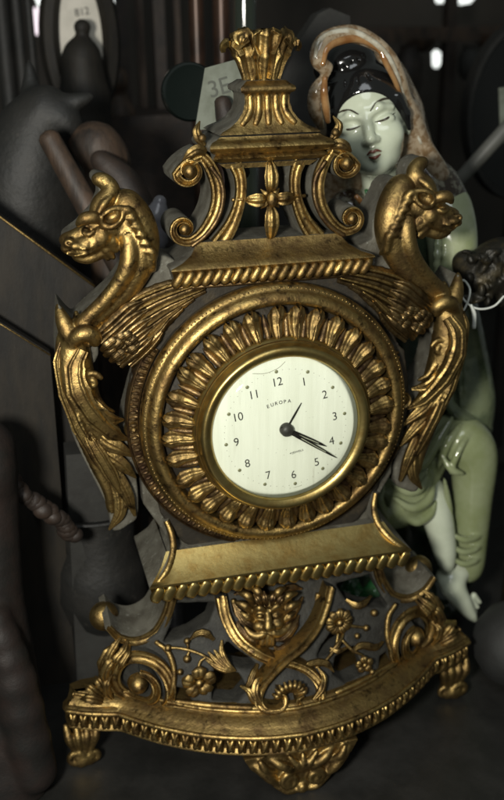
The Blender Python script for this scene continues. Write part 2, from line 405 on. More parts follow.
fb.join(lathez([(6, -1), (8, 2), (9, 8), (10, 16), (9, 22), (.2, 24)], (0, 8, zb), 32, 1, .75))
obj('finial', fb, [GOLD], clock)
# ---- pedestal under the finial, fluted
z = lambda py, y=-6: at(262, py, y)[2]
ped = loft([(z(133), 26.22, -10, 30), (z(130), 24.38, -9, 28), (z(126), 19.78, -7, 26), (z(120), 15.82, -5.5, 23), (z(112), 12.88, -4.5, 21), (z(103), 11.59, -4, 20.5), (z(96), 11.59, -4, 20.5), (z(93.5), 12.14, -4.5, 21),
            (z(92), 13.80, -6, 22.5), (z(89), 14.17, -6.6, 22.5), (z(86.5), 13.80, -6, 22.5), (z(84), 11.96, -4, 20), (z(81), 10.12, -2, 18)], 11, 5)
obj('pedestal', ped, [DGOLD, GREY], clock)
fl = MB()
for k in range(5):
    u = (k-2)/2.0; hx = [15.6, 12.2, 10.2, 9.8, 10.0]; zz = [z(124), z(117), z(110), z(102), z(96)]; yy = [-6.3, -5.4, -4.6, -4.2, -4.2]
    P = cr([(u*h*.88, y, q) for h, y, q in zip(hx, yy, zz)], 6)
    fl.join(tube(P, [1.5, 1.9, 1.8, 1.8, 1.6], 10, fn=.75))
obj('flute', fl, [GOLD], clock)
# ---- cornice
cz = lambda py: at(268, py, -14)[2]
cor = loft([(cz(163), 25.96, -6, 26), (cz(160), 29.09, -9, 28), (cz(158), 29.89, -11, 28), (cz(155.5), 29.18, -10, 28), (cz(154), 28.28, -9, 28), (cz(152.5), 29.98, -11, 29), (cz(150), 31.86, -14, 30), (cz(146.5), 32.49, -15.4, 31),
            (cz(143), 31.86, -14.4, 31), (cz(141), 30.43, -12, 30), (cz(139), 27.75, -10, 29), (cz(136.5), 25.96, -9.5, 29)], 11, 5, fcut=-.12)
obj('cornice', cor, [GOLD, GREY], clock)
# ---- lantern: opening bars, rosette, scrolls
lant = MB()
lb = ribbon(cr(L([(235, 163), (240, 176), (241, 192), (238, 208), (231, 226), (219, 245)], -4), 8), [7.5, 6.6, 6.2, 6.6, 8, 10.5], MOULD, 24, .9)
lant.join(lb); lant.join(lb.mirror())
fr = obj('lantern_frame', lant, [GOLD, GREY], clock)
sill = MB(); top_ = MB(); sill.join(loft([(at(271, 244, -6)[2], 36, -6, 24), (at(271, 240, -6)[2], 33, -5.5, 24), (at(271, 238.5, -6)[2], 30, -4, 24)], 9, 4))
top_.join(loft([(at(268, 167, -6)[2], 22, -5, 24), (at(268, 162, -6)[2], 26, -5.5, 24)], 9, 4))
obj('crossbar', sill, [DGOLD, GREY], clock); obj('crossbar', top_, [DGOLD, GREY], clock)
ro = MB(); rc = L([(271, 199)], -7)[0]
hz, hx_ = 20.0, 14.0
ro.join(tube([rc+(0, 4, 0)+np.array([0, 0, -25]), rc+(0, 4, 0)+np.array([0, 0, 22])], [1.3, 1.3], 8))
ro.join(tube([rc+(0, 4, 0)+np.array([-19.5, 0, 0]), rc+(0, 4, 0)+np.array([19.5, 0, 0])], [1.0, 1.0], 8))
for dx, dz, ln, wd in ((0, 1, 20, 7.5), (0, -1, 22, 8.0), (1, 0, 13.5, 7.0), (-1, 0, 13.5, 7.0)):
    P = cr([rc+np.array([dx*r*ln, y, dz*r*ln]) for r, y in ((.15, 1), (.35, -1.2), (.6, -1.2), (.85, .3), (1.0, 2.2))], 7)
    ro.join(leaf(P, (0, -1, 0), [3, wd*.9, wd, wd*.65, .8], .32, .0, 0, 0, ribs=2, ramp=.13, thick=1.2))
for k in range(4):
    a = math.radians(45+90*k); P = cr([rc+np.array([math.cos(a)*r, y, math.sin(a)*r]) for r, y in ((1, 1), (4, 0), (7, 2))], 5)
    ro.join(leaf(P, (0, -1, 0), [2, 3, .5], .4, .1, thick=.8))
ros = obj('rosette', ro, [GOLD], clock)
obj('rosette_boss', ell(rc+(0, -2.4, 0), (2.8, 2.2, 3.9)), [GOLD], ros)
def side(name, mb, mats, parent, parent2=None):
    """a carved piece on the left and its mirror image on the right"""
    return obj(name, mb, mats, parent), obj(name, mb.mirror(), mats, parent2 or parent)
uc, lc = at(189, 171, -5), at(184, 229, -5)
upv = arcpath(uc, 3.2, 7.2, -150, -545, 40, -5)            # up from the eye, clockwise
low = arcpath(lc, 6.6, 2.8, 255, -80, 34, -5)
mid = cr(L([(199, 153.5), (208, 163), (216, 180), (218, 198), (213, 217), (201, 235), (188, 243)], -5), 8)
path = np.vstack([upv, mid, low])
k5 = np.ones(5)/5
ps = np.stack([np.convolve(np.pad(path[:, i], 2, 'edge'), k5, 'valid') for i in range(3)], -1)
scr = ribbon(ps, [2.2, 3.0, 3.6, 5.6, 7.2, 7.2, 6.2, 4.2, 3.0, 2.0], MOULD, 27, .8)
s1, s2 = side('scroll', scr, [GOLD, GREY], clock)
edge = MB(); edge.join(tube(cr(L([(211, 167), (221, 182), (223, 199), (218, 218), (206, 235), (192, 246)], -6), 8), [1.1, 1.3, 1.3, 1.1], 8))
side('scroll_bead', edge, [BRONZE], s1, s2)
side('scroll_eye', ell(uc+(0, -2.0, 0), (3.6, 3.6, 3.6)), [GOLD], s1, s2)
side('scroll_eye', ell(lc+(0, -1.6, 0), (3.0, 3.0, 3.0)), [GOLD], s1, s2)
sp = MB(); sp.join(leaf(cr(L([(204, 146, -6), (199, 138, -7), (197, 130, -7), (200, 121, -4)]), 6), (0, -1, 0), [3, 5, 4, .6], .4, .2, thick=1.2)); sp.join(ell(at(202, 138, -8), (2.1, 2, 2.1)))
sp2 = MB(); sp2.join(leaf(cr(L([(206, 152, -6), (198, 150, -8), (190, 154, -8), (183, 160, -6)]), 6), (0, -1, 0), [4, 5.5, 4.5, .8], .35, .2, thick=1.2))
side('scroll_leaf', sp, [DGOLD], s1, s2); side('scroll_leaf', sp2, [DGOLD], s1, s2)
# ---- shelf under the lantern
sz = lambda py: at(275, py, -14)[2]
sh = loft([(sz(283), 50, -8, 26), (sz(278), 52, -12, 26), (sz(266), 53.5, -15, 27), (sz(262.5), 54.6, -18, 28), (sz(260.5), 54, -17.5, 28), (sz(257), 48, -14, 26), (sz(251), 42.5, -10, 25), (sz(245), 40, -6.5, 25), (sz(241), 39.5, -5.5, 25)], 13, 5, fcut=-.12)
shelf = obj('shelf_moulding', sh, [DGOLD, GREY], clock)
def gadroon(path, n, rl, rs, rd, slant, mbx=None, alt=0, pw=1.0):
    o = mbx or MB(); P = np.asarray(path, float); ds = np.concatenate([[0], np.cumsum(np.linalg.norm(np.diff(P, axis=0), axis=1))])
    for i in range(n):
        t = (i+.5)/n*ds[-1]; p = np.array([np.interp(t, ds, P[:, k]) for k in range(3)]); q = np.array([np.interp(min(t+.5, ds[-1]), ds, P[:, k])-np.interp(max(t-.5, 0), ds, P[:, k]) for k in range(3)])
        an = math.degrees(math.atan2(q[1], q[0])); sg = slant if not alt else (slant if p[0] < 0 else -slant)
        R = rotm('Z', an)@rotm('Y', sg)
        o.join(ell(p, (rs*(.94+.12*rng.random()), rd, rl), R, 11, 16, pw))
    return o
gz = sz(272)
obj('gadroon_band', gadroon([(-53, -14.5, gz), (53, -14.5, gz)], 21, 5.2, 2.5, 3.2, 33, pw=.8), [GOLD], shelf)
pz = sz(282)
obj('pearl_string', tube([(-50, -11, pz), (50, -11, pz)], 1.3, 8), [BRONZE], shelf)

# ---- ring round the dial
R0 = lathe([(66.5, 20), (74, 12), (74.4, 2), (74.2, -2), (74.6, -6), (73.8, -9.5), (73.0, -11.5), (73.0, -15), (73.6, -18)], n=128)
drum = obj('drum', R0, [DARKM], clock)
tor = lathe([(73.4, -12), (74.8, -15), (74.9, -18.2), (73.8, -20.6), (72.6, -21.2), (71.8, -21.6), (71.2, -23.2), (69.6, -25.2), (67.4, -26.2), (65.2, -25.4), (64.0, -23.2), (63.4, -18)], n=128)
obj('ring_moulding', tor, [GOLD], drum)
bead = MB()
for k in range(190):
    a = 2*PI*k/190; bead.join(ell((72.9*math.cos(a), -20.8, 72.9*math.sin(a)), .6, None, 5, 8))
obj('beaded_edge', bead, [DGOLD], drum)
ribs_ = MB(); ribs_.join(ribbon(arcpath((0, 0, 0), 77.6, 77.6, 146, 338, 90, -10), [6.8, 6.8], [(-1, 6, 0), (-1, -1, 0), (-.8, -1.8, 0), (-.62, -.6, 0), (.62, -.6, 0), (.78, -2.2, 0), (1, -1.6, 0), (1.1, 0, 0), (1.1, 6, 0)], 6))
for k in range(72):
    a = math.radians(147+190*k/71); ribs_.join(ell((77.4*math.cos(a), -11.0, 77.4*math.sin(a)), (2.5, 1.5, 1.05), rotm('Y', -math.degrees(a)), 5, 8))
obj('ribbed_edge', ribs_, [BRONZE], drum)
obj('leaf_ground', lathe([(64.5, -18), (60, -21), (55, -24.5), (50, -28), (46.5, -30)], n=96), [DARKM], drum)
lf = MB(); dart = MB(); NL = 32
for k in range(NL):
    a = 2*PI*(k+.3)/NL+rng.normal(0, .01); d = np.array([math.cos(a), 0, math.sin(a)]); tn = np.array([-math.sin(a), 0, math.cos(a)])
    j = rng.normal(0, .5); tw = rng.normal(0, 1.0); sz_ = 1+rng.normal(0, .06); up = np.array([0, -1, 0])+d*.4
    P = cr([d*r+tn*tw*(i/6)**2+np.array([0, y+j*(i/7), 0]) for i, (r, y) in enumerate(((46.6, -29.8), (49.5, -31.2), (52.5, -30.0), (55.5, -28.6), (58.4, -28.2), (61.2, -28.0), (63.4, -26.0), (63.2, -22)))], 5)
    for s_ in (-1, 1):                        # broad halves folded along the cut middle vein
        Q = P+tn*s_*np.interp(np.linspace(0, 1, len(P)), [0, .3, .6, .85, 1], [.6, 1.6, 2.3, 2.6, 1.2])[:, None]
        lf.join(leaf(Q, up+tn*s_*(.85+.1*rng.normal()), np.array([2.8, 4.8, 5.8, 6.8, 8.0, 7.6, 4.6, .5])*sz_, .30, .0, 3, .16, ribs=2, ramp=.065, thick=.9, nu=19))
    Q = P[:30]*1.0; lf.join(tube(Q+np.array([0, .2, 0]), [.45, .6, .55, .3], 6))
    a += PI/NL; d = np.array([math.cos(a), 0, math.sin(a)])
    P = cr([d*r+np.array([0, y, 0]) for r, y in ((47.5, -30.2), (51, -29.6), (55, -27.6), (58.5, -26.0), (61, -24.5))], 5)
    dart.join(leaf(P, np.array([0, -1, 0])+d*.35, [2.6, 3.2, 3.2, 2.4, .5], .6, .0, thick=.8, nu=9))
obj('acanthus_ring', lf, [DGOLD], drum)
obj('leaf_dart', dart, [BRONZE], drum)
bez = lathe([(49.5, -27), (49.8, -30), (48.9, -32.2), (47.6, -33.4), (46.8, -34.8), (46.4, -37.2), (45.4, -38.8), (44.2, -39.2), (42.6, -38.8), (41.2, -38.2), (40.3, -37.2), (39.9, -35.5)], n=128)
bezel = obj('bezel', bez, [BRASS], clock)
rim = lathe([(46.9, -33.2), (47.9, -33.6), (48.3, -32.6), (48.0, -31.6)], n=128)
obj('bezel_bead', rim, [DGOLD], bezel)
# ---- dial
YD = -36.0; TH = .156
DIALM = mat('enamelled_dial', (.73, .75, .67), .40, 0, (.655, .675, .59), 240, .35, .68, .10, 600, third=((.50, .50, .42), 420, .60, .80), stretch=(1, 1, .06))
INK = mat('black_ink', (.018, .017, .015), .5); DOTM = mat('tarnished_dot', (.20, .20, .12), .45, .3); FAINT = mat('grey_ink', (.22, .21, .17), .6)
HANDM = mat('blackened_steel_hand', (.014, .013, .012), .32, .4, (.03, .028, .024), 200); LUME = mat('dull_hand_filling', (.30, .31, .24), .6)
dm = lathe([(.05, -36.0), (15, -36.0), (30, -36.0), (41.6, -36.0), (41.6, -33.0)], n=128)
dial = obj('dial', dm, [DIALM], clock, label='white dial with black numerals, three black hands and a small maker name')
def dpt(u, v, y=0.0):                         # dial coordinates (right, up) turned with the dial
    return np.array([u*math.cos(TH)-v*math.sin(TH), YD+y, u*math.sin(TH)+v*math.cos(TH)])
def text(s, u, v, size, rot=0.0, bold=0.0, xs=1.0):
    c = bpy.data.curves.new('lettering', 'FONT'); c.body = s; c.size = size; c.align_x = 'CENTER'; c.align_y = 'CENTER'; c.offset = bold; c.resolution_u = 5
    o = bpy.data.objects.new('lettering', c); me = bpy.data.meshes.new_from_object(o)
    V = np.array([v_.co[:] for v_ in me.vertices]); F = [list(p.vertices) for p in me.polygons]
    bpy.data.objects.remove(o); bpy.data.curves.remove(c); bpy.data.meshes.remove(me)
    cx, cy = (V[:, :2].max(0)+V[:, :2].min(0))/2; V[:, 0] -= cx; V[:, 1] -= cy; V[:, 0] *= xs
    ca, sa = math.cos(rot), math.sin(rot)
    P = np.array([dpt(u+ca*x-sa*y, v+sa*x+ca*y, -.12) for x, y, _ in V]); o = MB(); o.add(P, F); return o
for k in range(1, 13):
    a = PI/2-k*PI/6; rn = 27.4
    obj('numeral', text(str(k), rn*math.cos(a), rn*math.sin(a), 6.6, 0, 0, .92), INK, dial, flat=True)
for k in range(12):
    a = PI/2-k*PI/6; p = dpt(33*math.cos(a), 33*math.sin(a), -.12)
    obj('hour_dot', ell(p, (1.0, .35, 1.0), None, 6, 14), DOTM, dial)
mk = MB()
for k in range(60):
    if k % 5:
        a = PI/2-k*PI/30; mk.join(ell(dpt(33.4*math.cos(a), 33.4*math.sin(a), -.05), (.22, .12, .22), None, 4, 6))
obj('minute_track', mk, FAINT, dial)
nm = MB()
for i, ch in enumerate('EUROPA'):
    u = -1.6+(i-2.5)*2.35; nm.join(text(ch, u, 15.2+.22*(1-((i-2.5)/2.5)**2)*2.2, 2.75, -(i-2.5)*.05, .035, .95))
spk = MB()
for i in range(46):
    r_, a_ = 39*math.sqrt(rng.random()), 2*PI*rng.random(); z_ = .08+.16*rng.random()**2; spk.join(ell(dpt(r_*math.cos(a_), r_*math.sin(a_), -.05), (z_, .06, z_), None, 4, 6))
obj('dust_speck', spk, FAINT, dial)['kind'] = 'stuff'
obj('hair', tube(cr([dpt(u_, v_, -.1) for u_, v_ in ((-12.5, 35.2), (-6, 33.6), (1, 34.6), (5.5, 37.2))], 6), .13, 6), FAINT, dial)
obj('maker_name', nm, INK, dial, flat=True)
obj('jewel_count', text('4 JEWELS', 3.6, -14.8, 1.55, 0.02, .015, 1.25), INK, dial, flat=True)
tl = MB(); tl.join(box(dpt(1, -35.2, -.06), (4.5, .1, .14), rotm('Y', -math.degrees(TH)))); tl.join(box(dpt(-3.2, -35.0, -.06), (.14, .1, .7))); tl.join(box(dpt(3.2, -35.0, -.06), (.14, .1, .7)))
obj('dial_mark', tl, FAINT, dial, flat=True)
hub = at(284.9, 427.5, YD)
def hand(name, tip_px, y, w0, w1, tail, slot):
    t = at(*tip_px, YD+y); c = np.array([0, YD+y, 0.]); d = t-c; d[1] = 0; ln = np.linalg.norm(d); d /= ln; s = np.array([-d[2], 0, d[0]])
    st = [(-tail, w0*.6), (0, w0), (ln*.25, w0*1.05), (ln*.6, (w0+w1)/2+.1), (ln*.86, w1), (ln, .12)]
    P = [c+d*a+s*b for a, b in st]+[c+d*a-s*b for a, b in st[::-1]]
    o = obj(name, prism(P, .45), HANDM, dial, flat=True)
    if slot:
        a0, a1 = ln*slot[0], ln*slot[1]; w = slot[2]
        P = [c+d*a0-s*w*.6+(0, -.06, 0), c+d*a0+s*w*.6+(0, -.06, 0), c+d*a1+s*w*.5+(0, -.06, 0), c+d*a1-s*w*.5+(0, -.06, 0)]
        obj('hand_filling', prism(P, .05), LUME, o, flat=True)
hand('alarm_hand', (301.5, 403), -.9, .42, .28, 1.0, None)
hand('hour_hand', (326.5, 446.5), -1.6, 1.15, .7, 3, (.3, .8, .45))
hand('minute_hand', (336.5, 458), -2.4, 1.0, .5, 4, (.28, .78, .36))
hb = MB(); hb.join(lathe([(.05, -4.6), (1.6, -4.4), (3.0, -3.6), (3.6, -2.4), (3.7, -.2)], (0, YD, 0), 32)); obj('hand_hub', hb, INK, dial)
gm = bpy.data.materials.new('clear_crystal'); gm.use_nodes = True; nt = gm.node_tree; nt.nodes.clear()
ou = nt.nodes.new('ShaderNodeOutputMaterial'); mxs = nt.nodes.new('ShaderNodeMixShader'); tr = nt.nodes.new('ShaderNodeBsdfTransparent'); gb = nt.nodes.new('ShaderNodeBsdfGlossy'); fr_ = nt.nodes.new('ShaderNodeFresnel')
fr_.inputs['IOR'].default_value = 1.25; gb.inputs['Roughness'].default_value = .05; tr.inputs['Color'].default_value = (.97, .985, .95, 1)
nt.links.new(fr_.outputs[0], mxs.inputs[0]); nt.links.new(tr.outputs[0], mxs.inputs[1]); nt.links.new(gb.outputs[0], mxs.inputs[2]); nt.links.new(mxs.outputs[0], ou.inputs[0])
obj('crystal', lathe([(.05, -43.6), (12, -43.3), (24, -42.4), (34, -40.8), (38.8, -39.3), (40.2, -37.6)], n=96), gm, clock)

# ---- griffins: one carved body each
g = Sculpt(.7); q = lambda x, y, d: at(x, y, d)
g.chain(L([(126, 204, -4), (137, 222, -6), (142, 243, -7), (138, 265, -7), (124, 289, -6), (104, 309, -5), (86, 324, -4)]), [7.5, 8.2, 8.2, 7.4, 6.4, 5.4, 4.6], 2, .95, n=5)
g.chain(L([(124, 228, -9), (129, 246, -12), (128, 264, -13), (120, 281, -12), (105, 300, -10), (90, 315, -8), (80, 325, -7)]), [2.4, 3.4, 3.4, 3.0, 2.8, 2.6, 2.6], 2.5, n=5)     # bright throat ridge
g.ell(q(109, 224, -5), (9.5, 8.5, 8.8), 2); g.ell(q(101, 236, -10), (5.4, 5.6, 6.2), 1.2)                                             # skull, cheek
g.chain(L([(103, 233, -7), (90, 243, -9), (79, 247, -9), (70, 247, -7)]), [6.0, 5.0, 4.4, 3.8], 1.5, n=4)                              # muzzle
g.chain(L([(96, 218, -8), (84, 231, -7), (72, 238, -6), (65, 240, -4)]), [4.2, 3.2, 3.2, 2.8], 1.5, n=4)                                                 # bridge of the nose
g.chain(L([(79, 224, -13), (85, 218.5, -15), (94, 217.5, -15), (102, 222, -13)]), [1.8, 2.9, 2.8, 1.5], .9, n=4)                     # brow
g.ell(q(69, 243, -11), (3.0, 2.6, 2.4), .8); g.ell(q(65.5, 248, -8), (2.4, 3.2, 2.4), .8); g.ell(q(76, 246, -13), (3.2, 2.2, 2.0), .6); g.ell(q(84, 249, -13.5), (3.0, 2.2, 1.8), .6)                                             # nose tip, beak
g.chain(L([(101, 252, -7), (88, 258, -8), (77, 256.5, -7)]), [3.4, 2.8, 2.4], .8, n=4)                                                # jaw
g.chain(L([(100, 247.5, -15), (90, 252.5, -15), (78, 252, -13), (68, 252, -9)]), [.8, 1.4, 1.6, 1.4], .8, sub=True, n=4); g.chain(L([(80, 232, -14), (83, 238, -15), (90, 240, -15.5)]), [1.2, 1.3, .8], .8, sub=True, n=3); g.chain(L([(94, 233, -16), (96, 240, -16.5), (94, 246, -15.5)]), [.6, .9, .6], .6, sub=True, n=3); g.chain(L([(88, 236, -14.5), (91, 241, -15), (90, 246, -14.5)]), [.5, .8, .5], .5, sub=True, n=3)           # mouth line

g.ell(q(69, 243.5, -13.6), (1.2, 1.6, .9), .6, sub=True)
g.ell(q(86, 230.5, -14), (3.6, 3.6, 2.8), 1.0, sub=True); g.ell(q(86, 230.5, -11.6), (2.1, 1.8, 1.8), .3)                          # eye
g.chain(L([(83, 233, -13), (89, 234.5, -14), (94, 231, -14)]), [.9, 1.2, .9], .8, n=3)
for a, b, r in (((108, 243, -11), (116, 250, -10), 2.6), ((106, 249, -10), (113, 257, -9), 2.5), ((113, 240, -11), (119, 247, -10), 2.2), ((103, 252, -9), (108, 259, -8), 2.0)):
    g.cap(q(*a), q(*b), r, r*.6, .7)
g.chain(L([(103, 226, -14), (103, 217, -15.5), (111, 210, -16), (123, 209, -15), (120, 219, -15.5), (112, 226.5, -16), (103, 226, -14)]), [1.55]*7, .6, n=5)  # ear rim
g.ell(q(112, 217.5, -12.5), (5.2, 3.0, 3.6), 1, rotm('Y', -20)); g.ell(q(112, 217.5, -16.4), (4.4, 3.6, 2.8), .8, rotm('Y', -20), sub=True)
g.chain(L([(98, 214, -8), (101, 204, -7), (108, 196, -6), (111, 188, -4), (104, 181, -2), (97, 179, -1)]), [4.0, 4.2, 3.8, 3.6, 3.4, 2.6], 1.5, n=4)         # crest
g.chain(L([(99, 212, -12.5), (104, 204, -11.5), (111, 197, -10)]), [1.2, 1.8, 1.2], .8, n=4); g.ell(q(113, 191, -5), (3.4, 3, 3.2), 1)
for i in range(6):                                                                                                                      # mane locks
    t = i/5; a = (126+24*t-2, 206+42*t, -10); b = (137+22*t-6*t*t, 214+44*t, -7.5)
    g.chain(L([(a[0]-2, a[1]+4, -15.6), (a[0]+4, a[1]+4, -14.6), (b[0]-2, b[1]+7, -11.2), (b[0]+1, b[1]+12, -7.5)]), [.9, 2.2, 2.8, 1.2], .5, n=4)
for i in range(4): g.cap(q(120+8*i*.8, 222+13*i, -13.2), q(131+6*i, 216+13*i, -12.0), .5, .8, .6, sub=True)
# lower body: leaf scroll with the tail tip
g.chain(L([(58, 306, -1), (63, 320, -4), (70, 334, -6)]), [1.2, 3.4, 5.0], 1.5, n=4); g.chain(L([(76, 312, -2), (77, 324, -5), (74, 336, -7)]), [1.0, 2.4, 3.0], 1, n=4)
g.chain(L([(70, 347, -8), (77, 337, -11), (86, 333, -12), (94, 336, -11), (95, 342, -10)]), [2.4, 3.2, 3.5, 3.4, 2.4], 1.5, n=5)                           # rolled over top
g.chain(L([(74, 342, -4), (74, 362, -5), (78, 384, -6), (86, 406, -6), (96, 428, -5), (107, 452, -4)]), [7.0, 8.6, 9.0, 8.0, 6.6, 5.0], 2, .9, n=5)
g.chain(L([(62, 335, -3), (62, 360, -4), (68, 392, -4), (80, 428, -4), (96, 464, -3), (108, 488, -3), (112, 510, -2)]), [2.4, 3.2, 3.6, 3.6, 3.4, 3.2, 2.4], 1.5, n=5)
for i in range(7): g.cap(q(67+.6*i, 348+5.5*i, -12.3-.2*i), q(73+.6*i, 346+5.5*i, -13.6-.2*i), .5, .7, .5, sub=True)
g.chain(arcpath(q(91, 382, -11), 5.5, 1.2, 20, 420, 22), [1.4, 1.5, 1.6], .5)
g.chain(L([(84, 374, -12), (82, 392, -13), (90, 408, -13), (103, 420, -12), (116, 428, -10)]), [1.4, 1.6, 1.8, 1.6, .9], .7, n=5)
g.chain(L([(79, 392, -13), (84, 410, -14), (96, 426, -13), (112, 436, -10)]), [1.2, 1.7, 1.8, .9], .7, n=5)
g.chain(L([(72, 396, -10), (80, 420, -12), (92, 438, -12), (106, 446, -10)]), [1.1, 1.6, 1.8, .9], .7, n=5)
for dx in (0, 5.5, 11): g.chain(L([(66+dx, 356, -13.5), (69+dx, 384, -15.5), (79+dx, 412, -15), (92+dx, 438, -13), (104+dx, 460, -10)]), [.5, 1.0, 1.1, 1.0, .5], .8, sub=True, n=5)
g.chain(L([(96, 398, -9), (104, 408, -10), (114, 412, -8)]), [2.2, 1.9, .9], .8, n=4)
wing_top = L([(90, 341), (110, 323), (131, 304), (154, 291.5), (179, 279.5)], -8)
gb = g.mesh(1)
lgr = obj('griffin', gb, [GOLD], clock); rgr = obj('griffin', gb.mirror(), [DGOLD], clock)  # right griffin in the darker gilt: shade on that side put into its colour
lv = MB(); LZ = lambda P: L(P)
for P, w, y in (([(92, 424), (104, 440), (120, 449), (135, 457)], [4, 8, 9, 6, 1], -8), ([(90, 434), (104, 452), (122, 465), (136, 478)], [4, 8.5, 9, 6.5, 1], -7),
                ([(98, 448), (112, 470), (126, 492), (135, 516)], [3, 7.5, 8, 6.5, 1.5], -6), ([(104, 470), (118, 490), (120, 512), (109, 530)], [3, 7, 8, 6, 1.2], -4)):
    n = len(P); pp = [(a[0], a[1], y-[0, 2, 3, 1][i]) for i, a in enumerate(P)]
    lv.join(leaf(cr(L(pp), 7), (-.15, -1, .1), w, .42, .25, 0, 0, ribs=2, ramp=.07, thick=2.0, nu=15))
for P, w in (([(82, 350, -12), (75, 368, -15), (79, 392, -17), (94, 416, -16), (114, 434, -13), (128, 440, -9)], [7, 11, 13, 12, 9, 1.5]), ([(66, 336, -6), (61, 362, -9), (67, 394, -10), (80, 428, -10), (96, 458, -9), (110, 482, -7)], [4, 8, 9, 9, 7, 2]),
             ([(92, 400, -12), (100, 412, -15), (112, 420, -14), (124, 420, -10)], [4, 8, 7.5, 1.2]), ([(84, 428, -10), (98, 452, -12), (112, 476, -11), (124, 500, -8)], [4, 8, 8, 1.5])):
    lv.join(leaf(cr(LZ(P), 8), (-.2, -1, .1), w, .30, .16, 5, .14, ribs=4, ramp=.07, thick=2.2, nu=25))
side('tail_leaf', lv, [GOLD], lgr, rgr)
# wing: long primaries over a bed of small coverts
WINGM = mat('dark_bronze_feather', (.24, .165, .072), .36, 1, (.065, .043, .02), 150, .42, .6, .3, 420, rough2=.5)
wg = MB(); WB = -8
F = [([(97, 334), (128, 306), (158, 290.5), (196, 279)], 7.8), ([(101, 342), (132, 315), (162, 298), (203, 284)], 7.8), ([(106, 350), (137, 324), (166, 305.5), (205, 290)], 7.6),
     ([(111, 357), (141, 332), (165, 314), (193, 298)], 7.4), ([(118, 363), (144, 340), (162, 323.5), (182, 308)], 6.8), ([(122, 363), (144, 344), (158, 331), (169, 319)], 5.6), ([(130, 366), (146, 351), (155, 341), (162, 332)], 5)]
wing_f = []
for i, (P, w) in enumerate(F):
    pp = [(a[0], a[1], WB-.9*j-.5*i) for j, a in enumerate(P)]
    fe = leaf(cr(L(pp), 9), (.35, -1, .5), [w*.8, w, w*1.05, w, w*.4], .38, .34, 9, .10, ribs=0, thick=1.8, nu=17); wing_f.append(fe); wg.join(fe)
for i in range(5):                            # second, shorter row lying on the first
    P, w = F[i]; a0, a1, a2 = np.array(P[0]), np.array(P[1]), np.array(P[2])
    pp = [(*(a0+(1.5, 2.5)), WB-2), (*(a0*.5+a1*.5+(1.5, 2.5)), WB-3.4-.5*i), (*(a1+(1.5, 2.5)), WB-4-.5*i), (*(a1*.55+a2*.45+(1.5, 2.5)), WB-2.9-.5*i)]
    wg.join(leaf(cr(L(pp), 8), (.35, -1, .5), [w*.7, w*1.0, w*.95, w*.3], .42, .34, 5, .14, ribs=0, thick=1.6, nu=13))
wl, wr = side('wing', wg, [WINGM], lgr, rgr)
tips = MB()
for i, (P, w) in enumerate(F[:6]):
    pp = [(a[0]-.4, a[1]-1.2, WB-2.0-.9*j-.5*i) for j, a in enumerate(P)]
    tips.join(tube(cr(L(pp), 9)[9:], [.5, 1.0, .95, .45], 6))
side('quill', tips, [GOLD], wl, wr)
cv = MB()
for r in range(4):
    for c in range(3):
        px, py = 100+r*8.0+c*5.0-2.5*(r % 2)+rng.normal(0, 1), 350-r*3.6+c*6.0+rng.normal(0, 1)
        y = WB-4.2-rng.random()*1.0; a = rng.normal(0, 1.6)
        cv.join(leaf(cr(L([(px, py, y+1.6), (px+5.5, py-4+a*.3, y-1.2), (px+10, py-7+a*.6, y-1.2), (px+14, py-10+a, y+.8)]), 4), (.2, -1, .3), [2.6, 5.2, 4.8, .8], .5, .30, ribs=2, ramp=.12, thick=1.2, nu=13))
side('covert', cv, [WINGM], wl, wr)
ld = MB(); ld.join(tube(cr(L([(88, 346, -7), (97, 332, -8), (112, 319, -9), (126, 308, -9)]), 7), [1.2, 1.6, 1.5, .7], 8))
side('wing_edge', ld, [GOLD], lgr, rgr)
# ribbed strap with its boss
stp = MB(); stp.join(ribbon(cr(L([(142, 374, -8), (139, 395, -8), (136, 424, -8)]), 8), [7.5, 8, 8], [(-1, 12, 0), (-1, 0, 0), (-.7, -1, 0), (-.6, 0, 0), (.6, 0, 0), (.7, -1, 0), (1, 0, 0), (1, 12, 0)], 12))
for i in range(8):
    c_ = np.array((142.3-.75*i, 377+5.6*i)); stp.join(ell(at(c_[0], c_[1], -9.2), (3.1, 1.8, 1.15), rotm('Y', 3), 7, 12))
bs = lathe([(5, 2), (5, -1), (4.4, -2.2), (3.6, -1.8), (3.0, -.8), (2.2, -1.0), (1.8, -2.4), (.9, -3.4), (.05, -3.7)], at(133.5, 429, -9), 28)
sl_, sr_ = side('ribbed_strap', stp, [BRONZE], clock); side('strap_boss', bs, [DGOLD], sl_, sr_)

# ---- ledge under the ring
E0 = lambda x, y, d: at(x, y, d)
lz = lambda py: at(278, py, -32)[2]
zt_, zg = at(265, 543, -14)[2], lz(578)
led = loft([(zg-4.5, 70, -20, 24), (zg-3.6, 74, -27, 26), (zg-1, 75, -29, 26), (zg+4.2, 76, -31, 27), (zg+5.2, 76.6, -33, 27), (zg+6.6, 76.4, -33, 27), (zg+8, 74.5, -31, 26), (zg+13, 68.5, -24, 24), (zg+19, 64.5, -18.5, 23), (zt_+1.6, 63, -15.5, 22), (zt_+2.6, 62, -13, 22)], 13, 5, fcut=-.2)
ledge = obj('ledge', led, [BRASS, GREY], clock)
obj('gadroon_band', gadroon([(-75.5, -31, zg+.5), (75.5, -31, zg+.5)], 23, 5.2, 3.25, 2.8, 28, pw=.55), [BRASS], ledge)
obj('pearl_string', tube([(-73, -27.5, zg-4.6), (73, -27.5, zg-4.6)], 1.3, 8), [BRONZE], ledge)
stt = ribbon(cr(L([(166, 520, -10), (172, 536, -14), (173, 553, -20), (167, 571, -27), (154, 587, -31)]), 8), [3.4, 3.8, 3.8, 3.8, 3.2], FLATP, 32)
side('strut', stt, [GOLD, GREY], clock)
